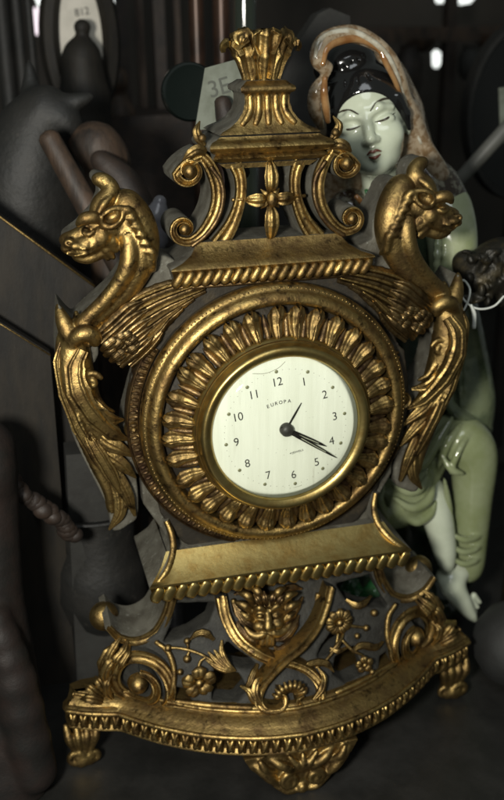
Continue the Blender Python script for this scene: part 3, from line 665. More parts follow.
# ---- lower panel: grey web with openings, bellied forward towards the plinth
half = cr(np.array([(0, -72.5, 0), (18, -70.5, 0), (36, -66, 0), (57, -57.5, 0), (76, -46, 0), (87, -37.5, 0), (94, -31.5, 0), (99, -27.5, 0), (106, -25.5, 0), (116, -22, 0), (127, -16.5, 0)], float), 6)
def belly(x, z):
    s_ = np.clip((-104-np.asarray(z, float))/56, 0, 1)**1.25; yb = np.minimum(np.interp(np.abs(x), half[:, 0], half[:, 1])+19, -14)
    return -14*(1-s_)+s_*yb
def LB(pts, off=0.0):
    out = []
    for p in pts:
        y = -20.0
        for _ in range(12):
            P = at(p[0], p[1], y); y = .5*y+.5*(float(belly(P[0], P[2]))+off+(p[2] if len(p) > 2 else 0))
        out.append(at(p[0], p[1], y))
    return np.array(out)
wb = Sculpt(.9)
wpts = [(170, 598), (164, 622), (158, 634), (146, 642), (122, 650), (106, 672), (104, 694), (122, 712), (170, 718), (250, 722)]
wl_ = LB(wpts); wl_[:, 1] = 0; wl_[-1, 0] = 0; wl_[0, 2] = -98
wb.slab(wl_.tolist()+(wl_[::-1]*np.array([-1, 1, 1])).tolist(), -7, 7, k=1)
hb2 = both(lambda P: wb.slab(P*np.array([1, 0, 1]), -60, 60, k=1.2, sub=True, rnd=1.0))
for P in ([(178, 606), (214, 605), (208, 622), (190, 634), (166, 642), (173, 626)], [(228, 645), (236, 652), (250, 661), (256, 668), (246, 668), (226, 664), (224, 652)], [(216, 672), (238, 676), (246, 690), (236, 702), (214, 700)], [(176, 690), (186, 692), (190, 702), (176, 702)]):
    hb2(LB(P))
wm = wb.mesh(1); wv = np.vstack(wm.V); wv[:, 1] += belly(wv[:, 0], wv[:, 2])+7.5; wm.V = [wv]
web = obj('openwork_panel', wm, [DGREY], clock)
# S-shaped shoulders ending in ball knobs
YS = -17
shd = ribbon(cr(L([(172, 597, YS), (167, 614, YS), (156, 632, YS), (138, 641, YS), (120, 638, YS), (108, 627, YS)]), 8), [6.5, 6.5, 6.5, 6, 5, 4], MOULD, 34, .8)
h1, h2 = side('shoulder', shd, [DGOLD, GREY], clock)
side('ball_knob', ell(at(104, 616, 6), 8.6, None, 20, 28), [DGOLD], h1, h2)
kc = at(104, 616, 6)
# lower volutes
vc = LB([(138, 682)], -5)[0]
vp = arcpath(vc, 19, 7.6, -60, 440, 120, vc[1], .9); vp[:, 1] = belly(vp[:, 0], vp[:, 2])-2.5-np.linspace(0, 5, len(vp)); vc[1] = vp[-1, 1]+1
vol = ribbon(vp, [4.6, 7.6, 8.6, 8.2, 7.0, 5.4, 3.8], MOULD, 14, 1.1)
v1, v2 = side('volute', vol, [GOLD, DGREY], clock)
side('volute_eye', lathe([(6.2, 2), (5.6, -1.2), (4.4, -4.2), (2.6, -6), (.05, -6.6)], vc+(0, 0, 0), 32), [GOLD], v1, v2)
obd = tube(cr(LB([(156, 642, -2), (168, 652, -2), (174, 670, -2), (172, 690, -2), (163, 706, -2)]), 8), [1.4, 1.7, 1.7, 1.3], 8)
side('volute_bead', obd, [GOLD], v1, v2)
al = MB()
for P, w in (([(122, 636, -16), (115, 646, -20), (108, 660, -21), (110, 674, -17)], [2, 5, 6, 1.5]), ([(128, 640, -17), (124, 650, -22), (116, 660, -24), (112, 670, -20)], [2, 5, 5.5, 1.5]), ([(120, 656, -19), (110, 664, -23), (104, 676, -22), (108, 690, -18)], [2, 6, 6.5, 1.5]),
             ([(112, 674, -18), (107, 684, -22), (108, 694, -21), (116, 702, -18)], [2, 5.5, 6, 1.5]), ([(130, 646, -18), (128, 654, -23), (122, 664, -25), (118, 670, -22)], [1.5, 4, 4.5, 1]), ([(116, 645, -15), (107, 652, -18), (101, 664, -18), (100, 676, -14)], [2, 4.5, 5, 1.2])):
    al.join(leaf(cr(L(P), 7), (-.1, -1, .1), w, .45, .25, 3, .25, thick=1.6, nu=13))
side('acanthus_leaf', al, [DGOLD], v1, v2)
# ---- crossing straps
def strap(P, y, w, par=None):
    pts = cr(LB([(a[0], a[1], a[2]+16) for a in P]), 9); w = [x*1.2 for x in w]; o = MB(); o.join(ribbon(pts, w, [(-1, 8, 1), (-1, .2, 0), (-.85, -1.6, 0), (-.6, -1.7, 0), (-.45, -.4, 0), (0, .1, 0), (.45, -.4, 0), (.6, -1.7, 0), (.85, -1.6, 0), (1, .2, 0), (1, 8, 1)], 8)); return o
st1 = strap([(221, 596, -20), (226, 618, -21), (238, 639, -22), (256, 653, -22), (272, 660, -20), (292, 664, -20), (308, 671, -20), (319, 684, -20), (321, 700, -20), (312, 709, -20), (302, 707, -20), (298, 699, -20), (303, 694, -20)], -20, [5.5, 5.5, 5.5, 5.5, 5, 4.6, 4.4, 4.2, 3.8, 3.4, 3.0, 2.6, 2])
st2 = strap([(330, 586, -20), (325, 606, -22), (317, 626, -24), (303, 645, -25), (286, 659, -25), (272, 673, -24), (262, 686, -23), (258, 700, -22), (264, 709, -22), (276, 710, -22), (284, 705, -22), (284, 696, -22), (278, 694, -22)], -22, [5.5, 5.5, 5.5, 5.5, 5.5, 5.2, 4.8, 4.4, 4.0, 3.6, 3.2, 2.6, 2])
a1 = obj('strap', st1, [GOLD, DGREY], clock); a2 = obj('strap', st2, [GOLD, DGREY], clock)
ib = MB(); ib.join(tube(cr(L([(233, 600, -19), (239, 620, -20), (252, 634, -21), (272, 637, -20)]), 8), [1.6, 2.0, 1.9, 1.2], 8)); ib.join(tube(cr(L([(318, 594, -19), (312, 614, -20), (298, 630, -20), (280, 637, -19)]), 8), [1.6, 2.0, 1.9, 1.2], 8))
obj('inner_strap', ib, [DGOLD], clock)
tl_ = MB(); tl_.join(leaf(cr(LB([(262, 706, -5), (254, 700, -8), (249, 692, -9), (240, 686, -6)]), 7), (0, -1, 0), [2, 4.6, 4, .8], .4, .2, thick=1.6)); tl_.join(leaf(cr(LB([(262, 706, -6), (256, 694, -9), (258, 682, -9), (266, 676, -6)]), 7), (0, -1, 0), [2, 5, 5, .8], .4, .2, thick=1.6))
tl2 = MB(); tl2.join(leaf(cr(LB([(314, 700, -4), (322, 690, -7), (324, 678, -6), (318, 668, -4)]), 7), (0, -1, 0), [2, 4.5, 4, .8], .4, .2, thick=1.6))
obj('strap_leaf', tl_, [GOLD], clock); obj('strap_leaf', tl2, [GOLD], clock)
shl = MB(); c0 = LB([(290, 697, -2)])[0]
for k in range(9):
    a = math.radians(20+140*k/8); d = np.array([math.cos(a), 0, math.sin(a)])
    shl.join(leaf(cr([c0+d*r+np.array([0, y, 0]) for r, y in ((3, 0), (6, -1.5), (9, -2.2), (11, .5))], 4), (0, -1, 0), [1, 2.2, 3.0, 1.4], .5, .0, thick=1.4, nu=9))
obj('shell', shl, [DGOLD], clock)
# ---- mask between the straps
mk_ = Sculpt(.6); MY = -25
mk_.ell(q(269, 622, MY), (11, 8, 15), 2); mk_.ell(q(269, 606, MY), (14, 7, 9), 2)
mk_.chain(L([(267, 610, MY-8), (268, 619, MY-11), (268, 627, MY-12.5)]), [1.6, 2.0, 2.8], 1.2); mk_.ell(q(264.5, 628, MY-10), (2, 2, 1.6), .6); mk_.ell(q(272, 627.5, MY-10), (2, 2, 1.6), .6)
for s_ in (-1, 1):
    mk_.ell(q(268+s_*8, 615, MY-9), (3.2, 2.4, 2.0), 1, sub=True); mk_.ell(q(268+s_*8, 616, MY-6.6), (2.0, 1.6, 1.6), .3)
    mk_.chain(L([(268+s_*3, 611-s_*.4, MY-9), (268+s_*9, 607-s_*.8, MY-9), (268+s_*15, 611-s_*1.2, MY-6)]), [1.0, 1.7, .9], .8, n=4)
    mk_.ell(q(268+s_*9, 625-s_*.8, MY-7), (3.6, 3.2, 3.2), 1.2)
    mk_.chain(L([(268+s_*2, 632, MY-10), (268+s_*9, 635-s_, MY-9), (268+s_*17, 632-s_*2, MY-7), (268+s_*23, 625-s_*2, MY-5)]), [1.4, 2.2, 2.0, .8], .8, n=4)
    for P, r in (([(268+s_*6, 602, MY-6), (268+s_*10, 592, MY-9), (268+s_*16, 588, MY-6)], 2.2), ([(268+s_*12, 606, MY-4), (268+s_*20, 596, MY-7), (268+s_*28, 593, MY-4)], 2.3), ([(268+s_*14, 614, MY-3), (268+s_*23, 606, MY-6), (268+s_*32, 602, MY-3)], 2.2), ([(268+s_*13, 622, MY-3), (268+s_*21, 617, MY-5), (268+s_*27, 612, MY-3)], 1.8)):
        mk_.chain(L(P), [r*.7, r, r*.5], .8, n=4)
for dx in (-5, 0, 5): mk_.chain(L([(268+dx*.7, 634, MY-8), (267+dx, 643, MY-8), (266+dx*.6, 652-abs(dx), MY-5)]), [1.3, 2.0, .9], .7, n=4)
mk_.cap(q(263, 632.4, MY-11), q(273, 632, MY-11), .8, .8, .6, sub=True)
obj('mask', mk_.mesh(1), [DGOLD], clock)
for s_ in (-1, 1):
    fo = MB()
    for P, w in (([(268+s_*8, 640), (268+s_*16, 640-s_*2), (268+s_*26, 630-s_*3), (268+s_*31, 618-s_*3)], [3, 7, 6, 1]), ([(268+s_*12, 628), (268+s_*20, 622-s_*2), (268+s_*28, 612-s_*3), (268+s_*35, 600-s_*3)], [3, 7, 6, 1]), ([(268+s_*6, 648), (268+s_*12, 652-s_*2), (268+s_*20, 648-s_*3), (268+s_*25, 640-s_*3)], [2.5, 5, 5, 1]), ([(268+s_*10, 602), (268+s_*16, 594-s_*2), (268+s_*24, 590-s_*2), (268+s_*34, 592-s_*3)], [3, 7, 6, 1])):
        fo.join(leaf(cr(LB([(a, b, -2-[0, 2.5, 3, 1][i]) for i, (a, b) in enumerate(P)]), 7), (0, -1, 0), w, .35, .25, 4, .25, ribs=2, ramp=.1, thick=1.4, nu=15))
    obj('mask_foliage', fo, [BRONZE], clock)
crn = MB()
for dx, ln in ((-12, 12), (-4, 15), (5, 15), (13, 12)):
    crn.join(leaf(cr(L([(269+dx*.6, 606, MY-8), (269+dx*.9, 606-ln*.5, MY-11), (269+dx*1.3, 606-ln, MY-8)]), 6), (0, -1, 0), [2, 5, .8], .45, .25, 3, .2, thick=1.4))
obj('leaf_crown', crn, [BRONZE], clock)
for P in ([(258, 664), (254, 674), (250, 684), (244, 690)], [(214, 640), (206, 634), (198, 634), (190, 640)], [(300, 672), (312, 664), (326, 664), (334, 672)], [(346, 600), (356, 606), (364, 604), (372, 596)], [(352, 652), (362, 646), (376, 648), (384, 642)]):
    obj('panel_leaf', leaf(cr(LB([(a, b, -1.5-[0, 2.5, 2.5, .5][i]) for i, (a, b) in enumerate(P)]), 7), (0, -1, 0), [2, 5.5, 5, .8], .38, .22, 4, .22, ribs=2, ramp=.08, thick=1.4, nu=15), [DGOLD], web)
# ---- flowers, berries and stems on the panel
def flower(c, r, n, y, m, par, rot=0, w=.75):
    o = MB(); c = LB([c], -3)[0]
    for k in range(n):
        a = rot+2*PI*k/n; d = np.array([math.cos(a), 0, math.sin(a)])
        o.join(leaf(cr([c+d*r*t+np.array([0, yy, 0]) for t, yy in ((.2, .5), (.5, -1.2), (.85, -.8), (1.0, .8))], 4), (0, -1, 0), [r*.3, r*w, r*w, r*.25], .4, .15, thick=1.3, nu=9))
    f = obj('flower', o, [m], par); obj('flower_centre', ell(c+(0, -1.4, 0), (r*.27, r*.24, r*.27)), [GOLD], f); return f
def sprig(P, R, m, y=-17):
    return tube(cr(LB(P, -2.0), 6), R, 8)
flower((199, 682), 10.0, 5, -17, DGOLD, web, .3, .85); flower((339, 622), 8.6, 9, -17, DGOLD, web, .1, .6); flower((364, 664), 5.6, 5, -16, DGOLD, web, .4, .8)
sg = MB()
for P in ([(166, 648), (178, 648), (192, 651), (206, 657), (222, 668)], [(187, 641), (188, 648)], [(186, 659), (189, 652)], [(198, 672), (200, 662), (206, 657)], [(338, 634), (335, 648), (326, 660), (316, 668)], [(366, 628), (352, 626), (346, 624)], [(362, 655), (352, 650), (342, 640)]):
    obj('stem', sprig(P, [.9, 1.0, .8], None), [DGOLD], web)
for p, r in (((168, 648), 2.2), ((187, 641), 2.0), ((187, 659), 2.3), ((374, 613), 2.3), ((366, 628), 2.0), ((357, 636), 1.8), ((372, 672), 1.8), ((180, 672), 1.9)):
    obj('berry', ell(LB([p], -2.5)[0], r), [DGOLD], web)
bl = MB()
for P in ([(208, 652), (216, 661), (226, 669), (236, 671)], [(214, 650), (221, 660), (229, 668), (236, 671)], [(206, 660), (216, 667), (226, 671), (236, 671)], [(222, 640), (222, 652), (228, 664), (236, 671)]):
    bl.join(leaf(cr(LB([(a, b, -2-[0, 2, 2, 0][i]) for i, (a, b) in enumerate(P)]), 6), (0, -1, 0), [1.0, 3.6, 3.0, .8], .45, .2, thick=1.3, nu=9))
obj('bud', bl, [GOLD], web)
for P in ([(344, 634), (338, 646), (330, 652)], [(330, 648), (338, 652), (348, 648)]):
    bl = MB(); bl.join(leaf(cr(LB([(a, b, -2-[0, 2, 0][i]) for i, (a, b) in enumerate(P)]), 6), (0, -1, 0), [1, 3.4, .8], .45, .2, thick=1.3, nu=9))
    obj('bud', bl, [DGOLD], web)
bar_ = MB(); pp = cr(LB([(172, 701, -2), (215, 706, -2), (252, 708, -2)]), 6); bar_.join(tube(pp, 1.8, 8)); bar_.join(tube(cr(LB([(168, 706, -4), (215, 712, -4), (252, 714, -4)]), 6), 1.0, 8))
side('panel_rail', bar_, [GOLD], clock)

# ---- bowed plinth
loop = np.vstack([half*np.array([-1, 1, 1]), ])[::-1]; front = np.vstack([loop, half[1:]])
endr = np.array([(128.2, -13, 0), (127.6, -8, 0), (124, -3, 0), (117, 0, 0)]); endl = (endr*np.array([-1, 1, 1]))[::-1]
ring_ = np.vstack([front, endr, np.array([(60, 3, 0), (0, 3, 0), (-60, 3, 0)]), endl]); nf = len(front)
T_ = np.roll(ring_, -1, 0)-np.roll(ring_, 1, 0); T_ /= np.linalg.norm(T_, axis=1)[:, None]; Nn = np.stack([T_[:, 1], -T_[:, 0], 0*T_[:, 0]], -1)
ZG = -176.0
plv = [(-160.5, -17), (-161, -15.5), (-162.5, -14.4), (-163.2, -14), (-164, -10.5), (-165.2, -7), (-166.6, -4.6), (-167.4, -3.6), (-168.2, -1.0), (-169.6, .6), (-171, .2), (-171.8, -2), (-173, -3.2), (-179.5, -3.4), (-181, -1.6), (-182.4, -1.4), (-183.5, -4), (-184.5, -9)]
PV = []
for z_, off in plv:
    fac = np.interp(np.abs(ring_[:, 0]), [92, 116], [1, .5])*np.where(ring_[:, 1] > -6, .15, 1); r_ = ring_+Nn*(off*fac if off < -4 else np.full(len(ring_), off))[:, None]; r_[:, 2] = z_
    sc_ = np.ones(len(r_)); PV.append(r_)
plm = MB(); n_ = len(ring_); PF = grid_faces(len(plv), n_, True); PF += [list(range(n_)), list(range((len(plv)-1)*n_, len(plv)*n_))]
plm.add(np.vstack(PV), PF)
plinth = obj('plinth', plm, [DGOLD], clock)
obj('plinth_bead', tube(front+Nn[:len(front)]*(-13.5*np.interp(np.abs(front[:, 0]), [92, 116], [1, .5]))[:, None]+np.array([0, 0, -162.0]), 1.25, 10), [GOLD], plinth); obj('plinth_bead', tube(front+Nn[:len(front)]*-.2+np.array([0, 0, -169.6]), 1.5, 10), [GOLD], plinth)
gp = front+np.array([0, 0, ZG])+Nn[:nf]*-1.2
tg = gadroon(gp, 44, 5.0, 1.9, 2.8, 20, alt=1); tg.join(gadroon(gp+np.array([0, 0, .2]), 44, 5.0, 1.6, 2.6, -22, alt=1))
obj('gadroon_band', tg, [GOLD], plinth)
ears = MB()
for P in ([(108, 700, -16), (98, 694, -19), (90, 688, -19), (84, 684, -15)], [(108, 702, -17), (98, 700, -21), (88, 698, -21), (80, 699, -17)], [(110, 698, -14), (104, 688, -17), (99, 681, -17), (95, 676, -13)]):
    ears.join(leaf(cr(L(P), 6), (0, -.7, .7), [2, 7, 7, 1], .4, .25, 4, .25, thick=1.8))
side('plinth_leaf', ears, [DGOLD], plinth, plinth)
# ---- feet
ft = Sculpt(.8); FY = -66
ft.slab([(x, FY, z_) for x, z_ in ((-34, -184), (-30, -192), (-19, -203), (-9, -211), (0, -214), (9, -211), (19, -203), (30, -192), (34, -184))], FY-1.5, FY+12, k=1.5, rnd=0)
for s_ in (-1, 1):
    ft.chain(arcpath((s_*7.5, FY-3, -203), 5.2, 1.2, 90, 90-s_*520, 34), [1.8, 1.6, 1.7], .8)
    ft.chain(cr([(s_*2.5, FY, -199), (s_*8, FY-3, -194), (s_*14, FY-3, -190), (s_*20, FY+1, -186)], 5), [1.6, 2.4, 2.4, 1.2], 1)
    ft.chain(cr([(s_*13, FY, -206), (s_*19, FY-3, -199), (s_*25, FY-2, -192), (s_*31, FY+2, -186)], 5), [1.4, 2.6, 2.6, 1.2], 1)
    ft.chain(cr([(s_*16, FY-1, -196), (s_*22, FY-4, -191), (s_*25, FY-3, -186)], 5), [1.2, 2.0, 1.4], .8)
    ft.chain(cr([(s_*2, FY-1, -212), (s_*9, FY-2, -211), (s_*17, FY-1, -205)], 5), [1.4, 1.7, 1.2], 1)
for a_ in (-24, 0, 24): ft.chain(cr([(0, FY-1, -198), (a_*.14, FY-4, -192), (a_*.34, FY-3, -186)], 5), [1.3, 2.2, 1.2], .8)
ft.ell((0, FY-1.5, -210.5), (3.2, 3, 3.5), 1)
obj('foot', ft.mesh(1), [DGOLD], clock)
f2 = Sculpt(.8); fx, fy = -119, -9
f2.chain([(fx, fy+4, -183), (fx, fy+5, -197), (fx, fy+3, -210)], [8.5, 6.5, 4], 2); f2.ell((fx, fy, -209), (5.5, 6, 5), 1.5)
for dx in (-9, -3, 3, 9):
    f2.chain(cr([(fx+dx, fy-2, -184), (fx+dx*.85, fy-6, -191), (fx+dx*.55, fy-4, -200), (fx+dx*.3, fy-3, -208)], 5), [1.6, 2.6, 2.0, 1.2], .8)
f2.chain(arcpath((fx-5, fy-5, -206.5), 5.5, 1.4, -60, 420, 30), [1.9, 1.7, 1.7], .8); f2.chain(arcpath((fx+6, fy-4, -207.5), 4.2, 1.2, 240, -240, 26), [1.7, 1.5, 1.5], .8); f2.ell((fx-1, fy-1, -209), (9, 6, 5), 2)
f2.ell((fx, fy-2, -208), (6, 5, 4), 2)
side('foot', f2.mesh(1), [DGOLD], clock)

# ================================================================ porcelain figurine of a seated woman, behind the clock
FACE = mat('celadon_white_glaze', (.50, .54, .42), .16, 0, (.45, .49, .37), 40, bump=.04, bscale=90, coat=.5)
HAIRM = mat('black_glaze', (.008, .008, .008), .12, 0, coat=.6, bump=.15, bscale=60)
TANG = mat('tan_brown_glaze', (.31, .245, .165), .14, 0, (.16, .10, .05), 210, .44, .58, .15, 140, coat=.6)
ORNG = mat('orange_brown_glaze', (.20, .085, .025), .15, 0, (.30, .17, .07), 90, coat=.6)
PALEG = mat('pale_rim_glaze', (.46, .44, .36), .12, 0, (.30, .25, .17), 160, coat=.6)
GREEN = mat('light_green_glaze', (.20, .23, .11), .16, 0, (.25, .28, .16), 45, .4, .65, .12, 120, coat=.6)
DARKG = mat('dark_green_glaze', (.022, .036, .022), .14, 0, (.05, .06, .035), 60, coat=.6)
EMER = mat('emerald_glaze', (.02, .11, .035), .12, 0, (.03, .07, .03), 80, coat=.6)
LATT = mat('lattice_painted_glaze', (.16, .15, .11), .15, 0, (.035, .022, .014), 260, .44, .52, .1, 160, coat=.6)
BROWNL = mat('painted_brown_line', (.035, .026, .018), .2, 0); LIPM = mat('painted_lip', (.13, .035, .022), .18, coat=.5)
fig = thing('porcelain_figurine', (130, 90, TZ), 'porcelain figurine of a seated woman in brown hood and green trousers, behind the clock', 'figurine')
H = at(369, 125, 78)
ca, sa = math.cos(math.radians(13)), math.sin(math.radians(13))
eu0 = CU*ca-CR*sa; er0 = CR*ca+CU*sa; ef0 = -FW
yw, pt = math.radians(12), math.radians(9)
ef = ef0*math.cos(yw)-er0*math.sin(yw); er = er0*math.cos(yw)+ef0*math.sin(yw)
ef, eu = ef*math.cos(pt)-eu0*math.sin(pt), eu0*math.cos(pt)+ef*math.sin(pt)
HR = np.stack([er, ef, eu], 1)
def h(r, f, u): return H+er*r+ef*f+eu*u
b = Sculpt(.8)
b.ell(h(0, 0, 10), (22.5, 25, 25), 3, HR); b.ell(h(0, 4, -6), (19.5, 20, 20), 6, HR); b.ell(h(0, 9, -17), (14, 14.5, 14), 8, HR); b.ell(h(0, 17.5, -25.5), (6, 6, 5), 5, HR)
for s_ in (-1, 1):
    b.ell(h(s_*11, 15.5, -9), (8, 7, 8), 5, HR); b.ell(h(s_*9.5, 27.2, .5), (6.5, 4.5, 3.2), 4, HR, sub=True)
    b.ell(h(s_*9.8, 20.2, -1.2), (6.3, 3.6, 3.4), 1.2, HR); b.chain([h(s_*3.5, 24.6, 4.0), h(s_*9, 23.6, 6.4), h(s_*16, 18.5, 5.0)], [1.5, 1.6, 1.2], 3)
    b.ell(h(s_*3.1, 25.6, -11), (2.5, 2.6, 2.0), 1.2, HR)
    b.ell(h(s_*21.5, -2, -4), (2.5, 5, 8), 2, HR)
b.chain([h(0, 23.5, 5), h(0, 26, -3), h(0, 29.0, -10)], [2.0, 2.3, 3.1], 3)
b.chain([h(-5, 22.6, -18), h(-1.6, 24.8, -17.1), h(0, 24.8, -17.6), h(1.6, 24.8, -17.1), h(5, 22.6, -18)], [.7, 1.5, 1.3, 1.5, .7], 1.2)
b.chain([h(-4, 22.4, -19.6), h(0, 24.4, -20.8), h(4, 22.4, -19.6)], [.8, 1.8, .8], 1.2)
b.chain([h(-5.2, 24.6, -18.8), h(0, 27, -18.9), h(5.2, 24.6, -18.8)], .45, .6, sub=True)
nk = at(381, 183, 84); b.chain([h(0, -4, -16), nk, at(384, 205, 92)], [12, 11, 14], 6)
tors = [at(384, 212, 98), at(390, 260, 108), at(398, 330, 112), at(412, 410, 105)]
b.chain(tors, [22, 27, 28, 28], 8, n=3)
b.chain([at(420, 430, 92), at(462, 442, 66), at(473, 500, 60), at(468, 560, 58)], [20, 13, 9, 7], 6)             # hanging leg
b.chain([at(462, 566, 57), at(452, 583, 50), at(463, 603, 44), at(474, 619, 41)], [7.5, 8.4, 5.6, 2.3], 3, n=4)     # its foot
b.ell(at(447, 576, 53), (7.5, 8, 7), 3)
for i in range(4): b.cap(at(466+2.6*i, 608-4.2*i, 43+1.5*i), at(473.5+2*i, 617-5*i, 42+1.5*i), 2.3, 1.5, .9)
b.chain([at(418, 430, 92), at(400, 470, 70), at(428, 492, 60), at(438, 520, 52), at(444, 548, 48), at(447, 566, 46)], [18, 13, 11, 9.5, 7.5, 4.2], 5, n=4)   # crossed leg and foot
bm_ = b.mesh(1)
body = obj('body', bm_, [FACE], fig)
def facepts(pts):                             # lay a painted line on the face
    out = []
    for r, u in pts:
        p = b.hit(h(r, 50, u), -ef); out.append((p if p is not None else h(r, 24, u))+ef*.12)
    return np.array(out)
def faceline(name, pts, R, m): return obj(name, tube(cr(facepts(pts), 6), R, 8), m, body)
faceline('eyebrow', [(3.5, 5.4), (7.5, 8.8), (12.5, 10.2), (17.5, 9.0)], [.35, .75, .7, .2], BROWNL); faceline('eyebrow', [(-3.5, 5.4), (-7.5, 8.8), (-12.5, 10.2), (-17.5, 9.0)], [.35, .75, .7, .2], BROWNL)
faceline('eyelash', [(4.2, -1.0), (8, -1.4), (12, -.9), (17, 1.6)], [.25, .6, .7, .2], BROWNL); faceline('eyelash', [(-4.2, -1.0), (-8, -1.4), (-12, -.9), (-17, 1.6)], [.25, .6, .7, .2], BROWNL)
faceline('lip', [(-4.2, -18.0), (-1.6, -16.9), (0, -17.4), (1.6, -16.9), (4.2, -18.0)], [.4, 1.0, .9, 1.0, .4], LIPM); faceline('lip', [(-3.4, -19.6), (0, -20.8), (3.4, -19.6)], [.4, 1.2, .4], LIPM)
# hair
hr = Sculpt(.9)
hr.ell(h(0, -1.5, 12), (24.6, 27, 27), 3, HR); hr.ell(h(-6, 0, 38), (19, 18, 13), 4, HR)
hr.ell(h(0, 27, -7), (25, 21, 23.5), 1.5, HR, sub=True); hr.ell(h(0, -6, -32), (60, 60, 24), 1, HR, sub=True)
for t in (-14, -7, 0, 7, 14): hr.chain([h(t*1.0, 23-abs(t)*.25, 22), h(t*.8, 20-abs(t)*.2, 32), h(t*.4-3, 10, 42)], [.5, .6, .4], .8, sub=True)
for s_ in (-1, 1): hr.chain([h(s_*20, 14, 10), h(s_*22.5, 9, 0), h(s_*22.5, 5, -9)], [3, 2.6, 1.2], 2)
obj('hair', hr.mesh(1), [HAIRM], fig)
# hood: rolled rim and the cloth behind it
hd = Sculpt(1.0)
rimp = [(322, 124, 66), (315, 108, 64), (317, 90, 62), (330, 74, 62), (318, 60, 60), (322, 44, 62), (335, 36, 66), (354, 34, 68), (374, 43, 66), (390, 58, 64), (400, 78, 66), (406, 98, 72), (413, 122, 76), (424, 146, 76), (440, 174, 74)]
hd.chain(L(rimp), [3.2, 3.6, 3.6, 3.4, 3.8, 4.2, 4.4, 4.4, 3.9, 3.5, 3.2, 3.1, 3.6, 4.8, 6], 2, n=5)
hd.ell(h(0, -16, 14), (31, 24, 36), 4, HR); hd.chain([h(14, -20, 0), at(414, 170, 104), at(424, 200, 106)], [20, 16, 18], 8)
hd.chain([h(-18, -18, 0), at(335, 170, 110), at(345, 220, 112)], [16, 18, 20], 8)
hd.ell(h(-1, 14, 8), (24.5, 34, 36), 1.5, HR, sub=True); hd.chain([h(0, 14, 0), nk+ef*16, at(384, 225, 70)], [20, 14, 16], 2, sub=True)
hood = obj('hood', hd.mesh(1), [TANG], fig)
ro_ = L([(a_-3.0, c_-2.5, d_-4) for a_, c_, d_ in rimp[4:14]]); obj('hood_edge', tube(cr(ro_, 6), [1.0, 1.6, 2.0, 2.0, 1.9, 1.7, 1.5, 1.4, 1.5, 1.2], 8), [PALEG], hood)
ri_ = L([(a_+4.5, c_+5, d_-4) for a_, c_, d_ in rimp[4:9]]+[(a_-4, c_+5, d_-4) for a_, c_, d_ in rimp[9:13]]); obj('hood_lining', tube(cr(ri_, 6), [1.6, 2.2, 2.6, 2.4, 2.2, 1.8, 1.6, 1.4, 1.0], 8), [ORNG], hood)
obj('hood_lining', tube(cr(L([(325, 78, 57), (324, 92, 57), (326, 108, 58), (328, 122, 60)]), 6), [1.5, 2.4, 2.4, 1.6], 8), [ORNG], hood)
# mantle over the shoulder
mt_ = Sculpt(1.0)
mt_.chain(L([(416, 160, 88), (434, 186, 84), (446, 212, 82)]), [9, 15, 16], 4, n=4); mt_.chain(L([(395, 205, 92), (425, 200, 90)]), [15, 18], 5)
mt_.chain(L([(350, 212, 92), (340, 250, 96)]), [15, 18], 5)
for i in range(5): mt_.chain(L([(404+8*i, 166+6*i, 72), (420+7*i, 188+6*i, 66+1.5*i), (432+5*i, 220+2*i, 68)]), [1.2, 1.8, 1.2], 1.5, n=4)
obj('mantle', mt_.mesh(1), [LATT], fig)
col = MB(); col.join(tube(cr(L([(356, 196, 74), (368, 208, 72), (384, 214, 72), (400, 206, 74)]), 6), [1.5, 2.4, 2.4, 1.4], 10)); obj('collar', col, [ORNG], fig)
obj('ribbon', tube(cr(L([(366, 190, 70), (372, 204, 66), (374, 222, 66), (370, 236, 68)]), 6), [1.2, 2.2, 2.2, 1.2], 10, fu=1, fn=.5), [EMER], fig)
# robe
rb_ = Sculpt(1.1)
rb_.chain([at(388, 222, 98), at(394, 290, 104), at(404, 360, 106), at(420, 420, 98)], [26, 31, 32, 30], 8, n=3)
obj('robe', rb_.mesh(1), [DARKG], fig)
sv = Sculpt(.9)
sv.chain(L([(446, 208, 80), (452, 240, 72), (452, 275, 68), (448, 300, 66)]), [16, 15, 13.5, 11], 4, n=4)
for i in range(5): sv.chain(L([(440+7*i, 214, 66+2*i), (437+8*i, 255, 57+2.4*i), (437+7*i, 296, 56+2*i)]), [1.4, 2.2, 1.5], 2, n=4)
obj('sleeve', sv.mesh(1), [mat('cream_green_glaze', (.36, .39, .25), .14, 0, (.27, .31, .16), 55, coat=.6)], fig)
skt = Sculpt(1.0)
skt.chain(L([(452, 300, 84), (462, 350, 86), (468, 400, 84), (466, 436, 84)]), [15, 16, 18, 16], 5, n=4)
for i in range(4): skt.chain(L([(444+9*i, 310, 70+2*i), (450+9*i, 360, 68+3*i), (452+10*i, 420, 66+3*i)]), [1.3, 2.2, 1.6], 1.5, n=4)
skt.chain(L([(445, 400, 68), (458, 414, 64), (474, 424, 66), (488, 430, 74)]), [3, 4, 4, 3], 2, n=4)
obj('sash', skt.mesh(1), [mat('mid_green_glaze', (.15, .175, .10), .14, 0, (.06, .08, .045), 50, coat=.6)], fig)
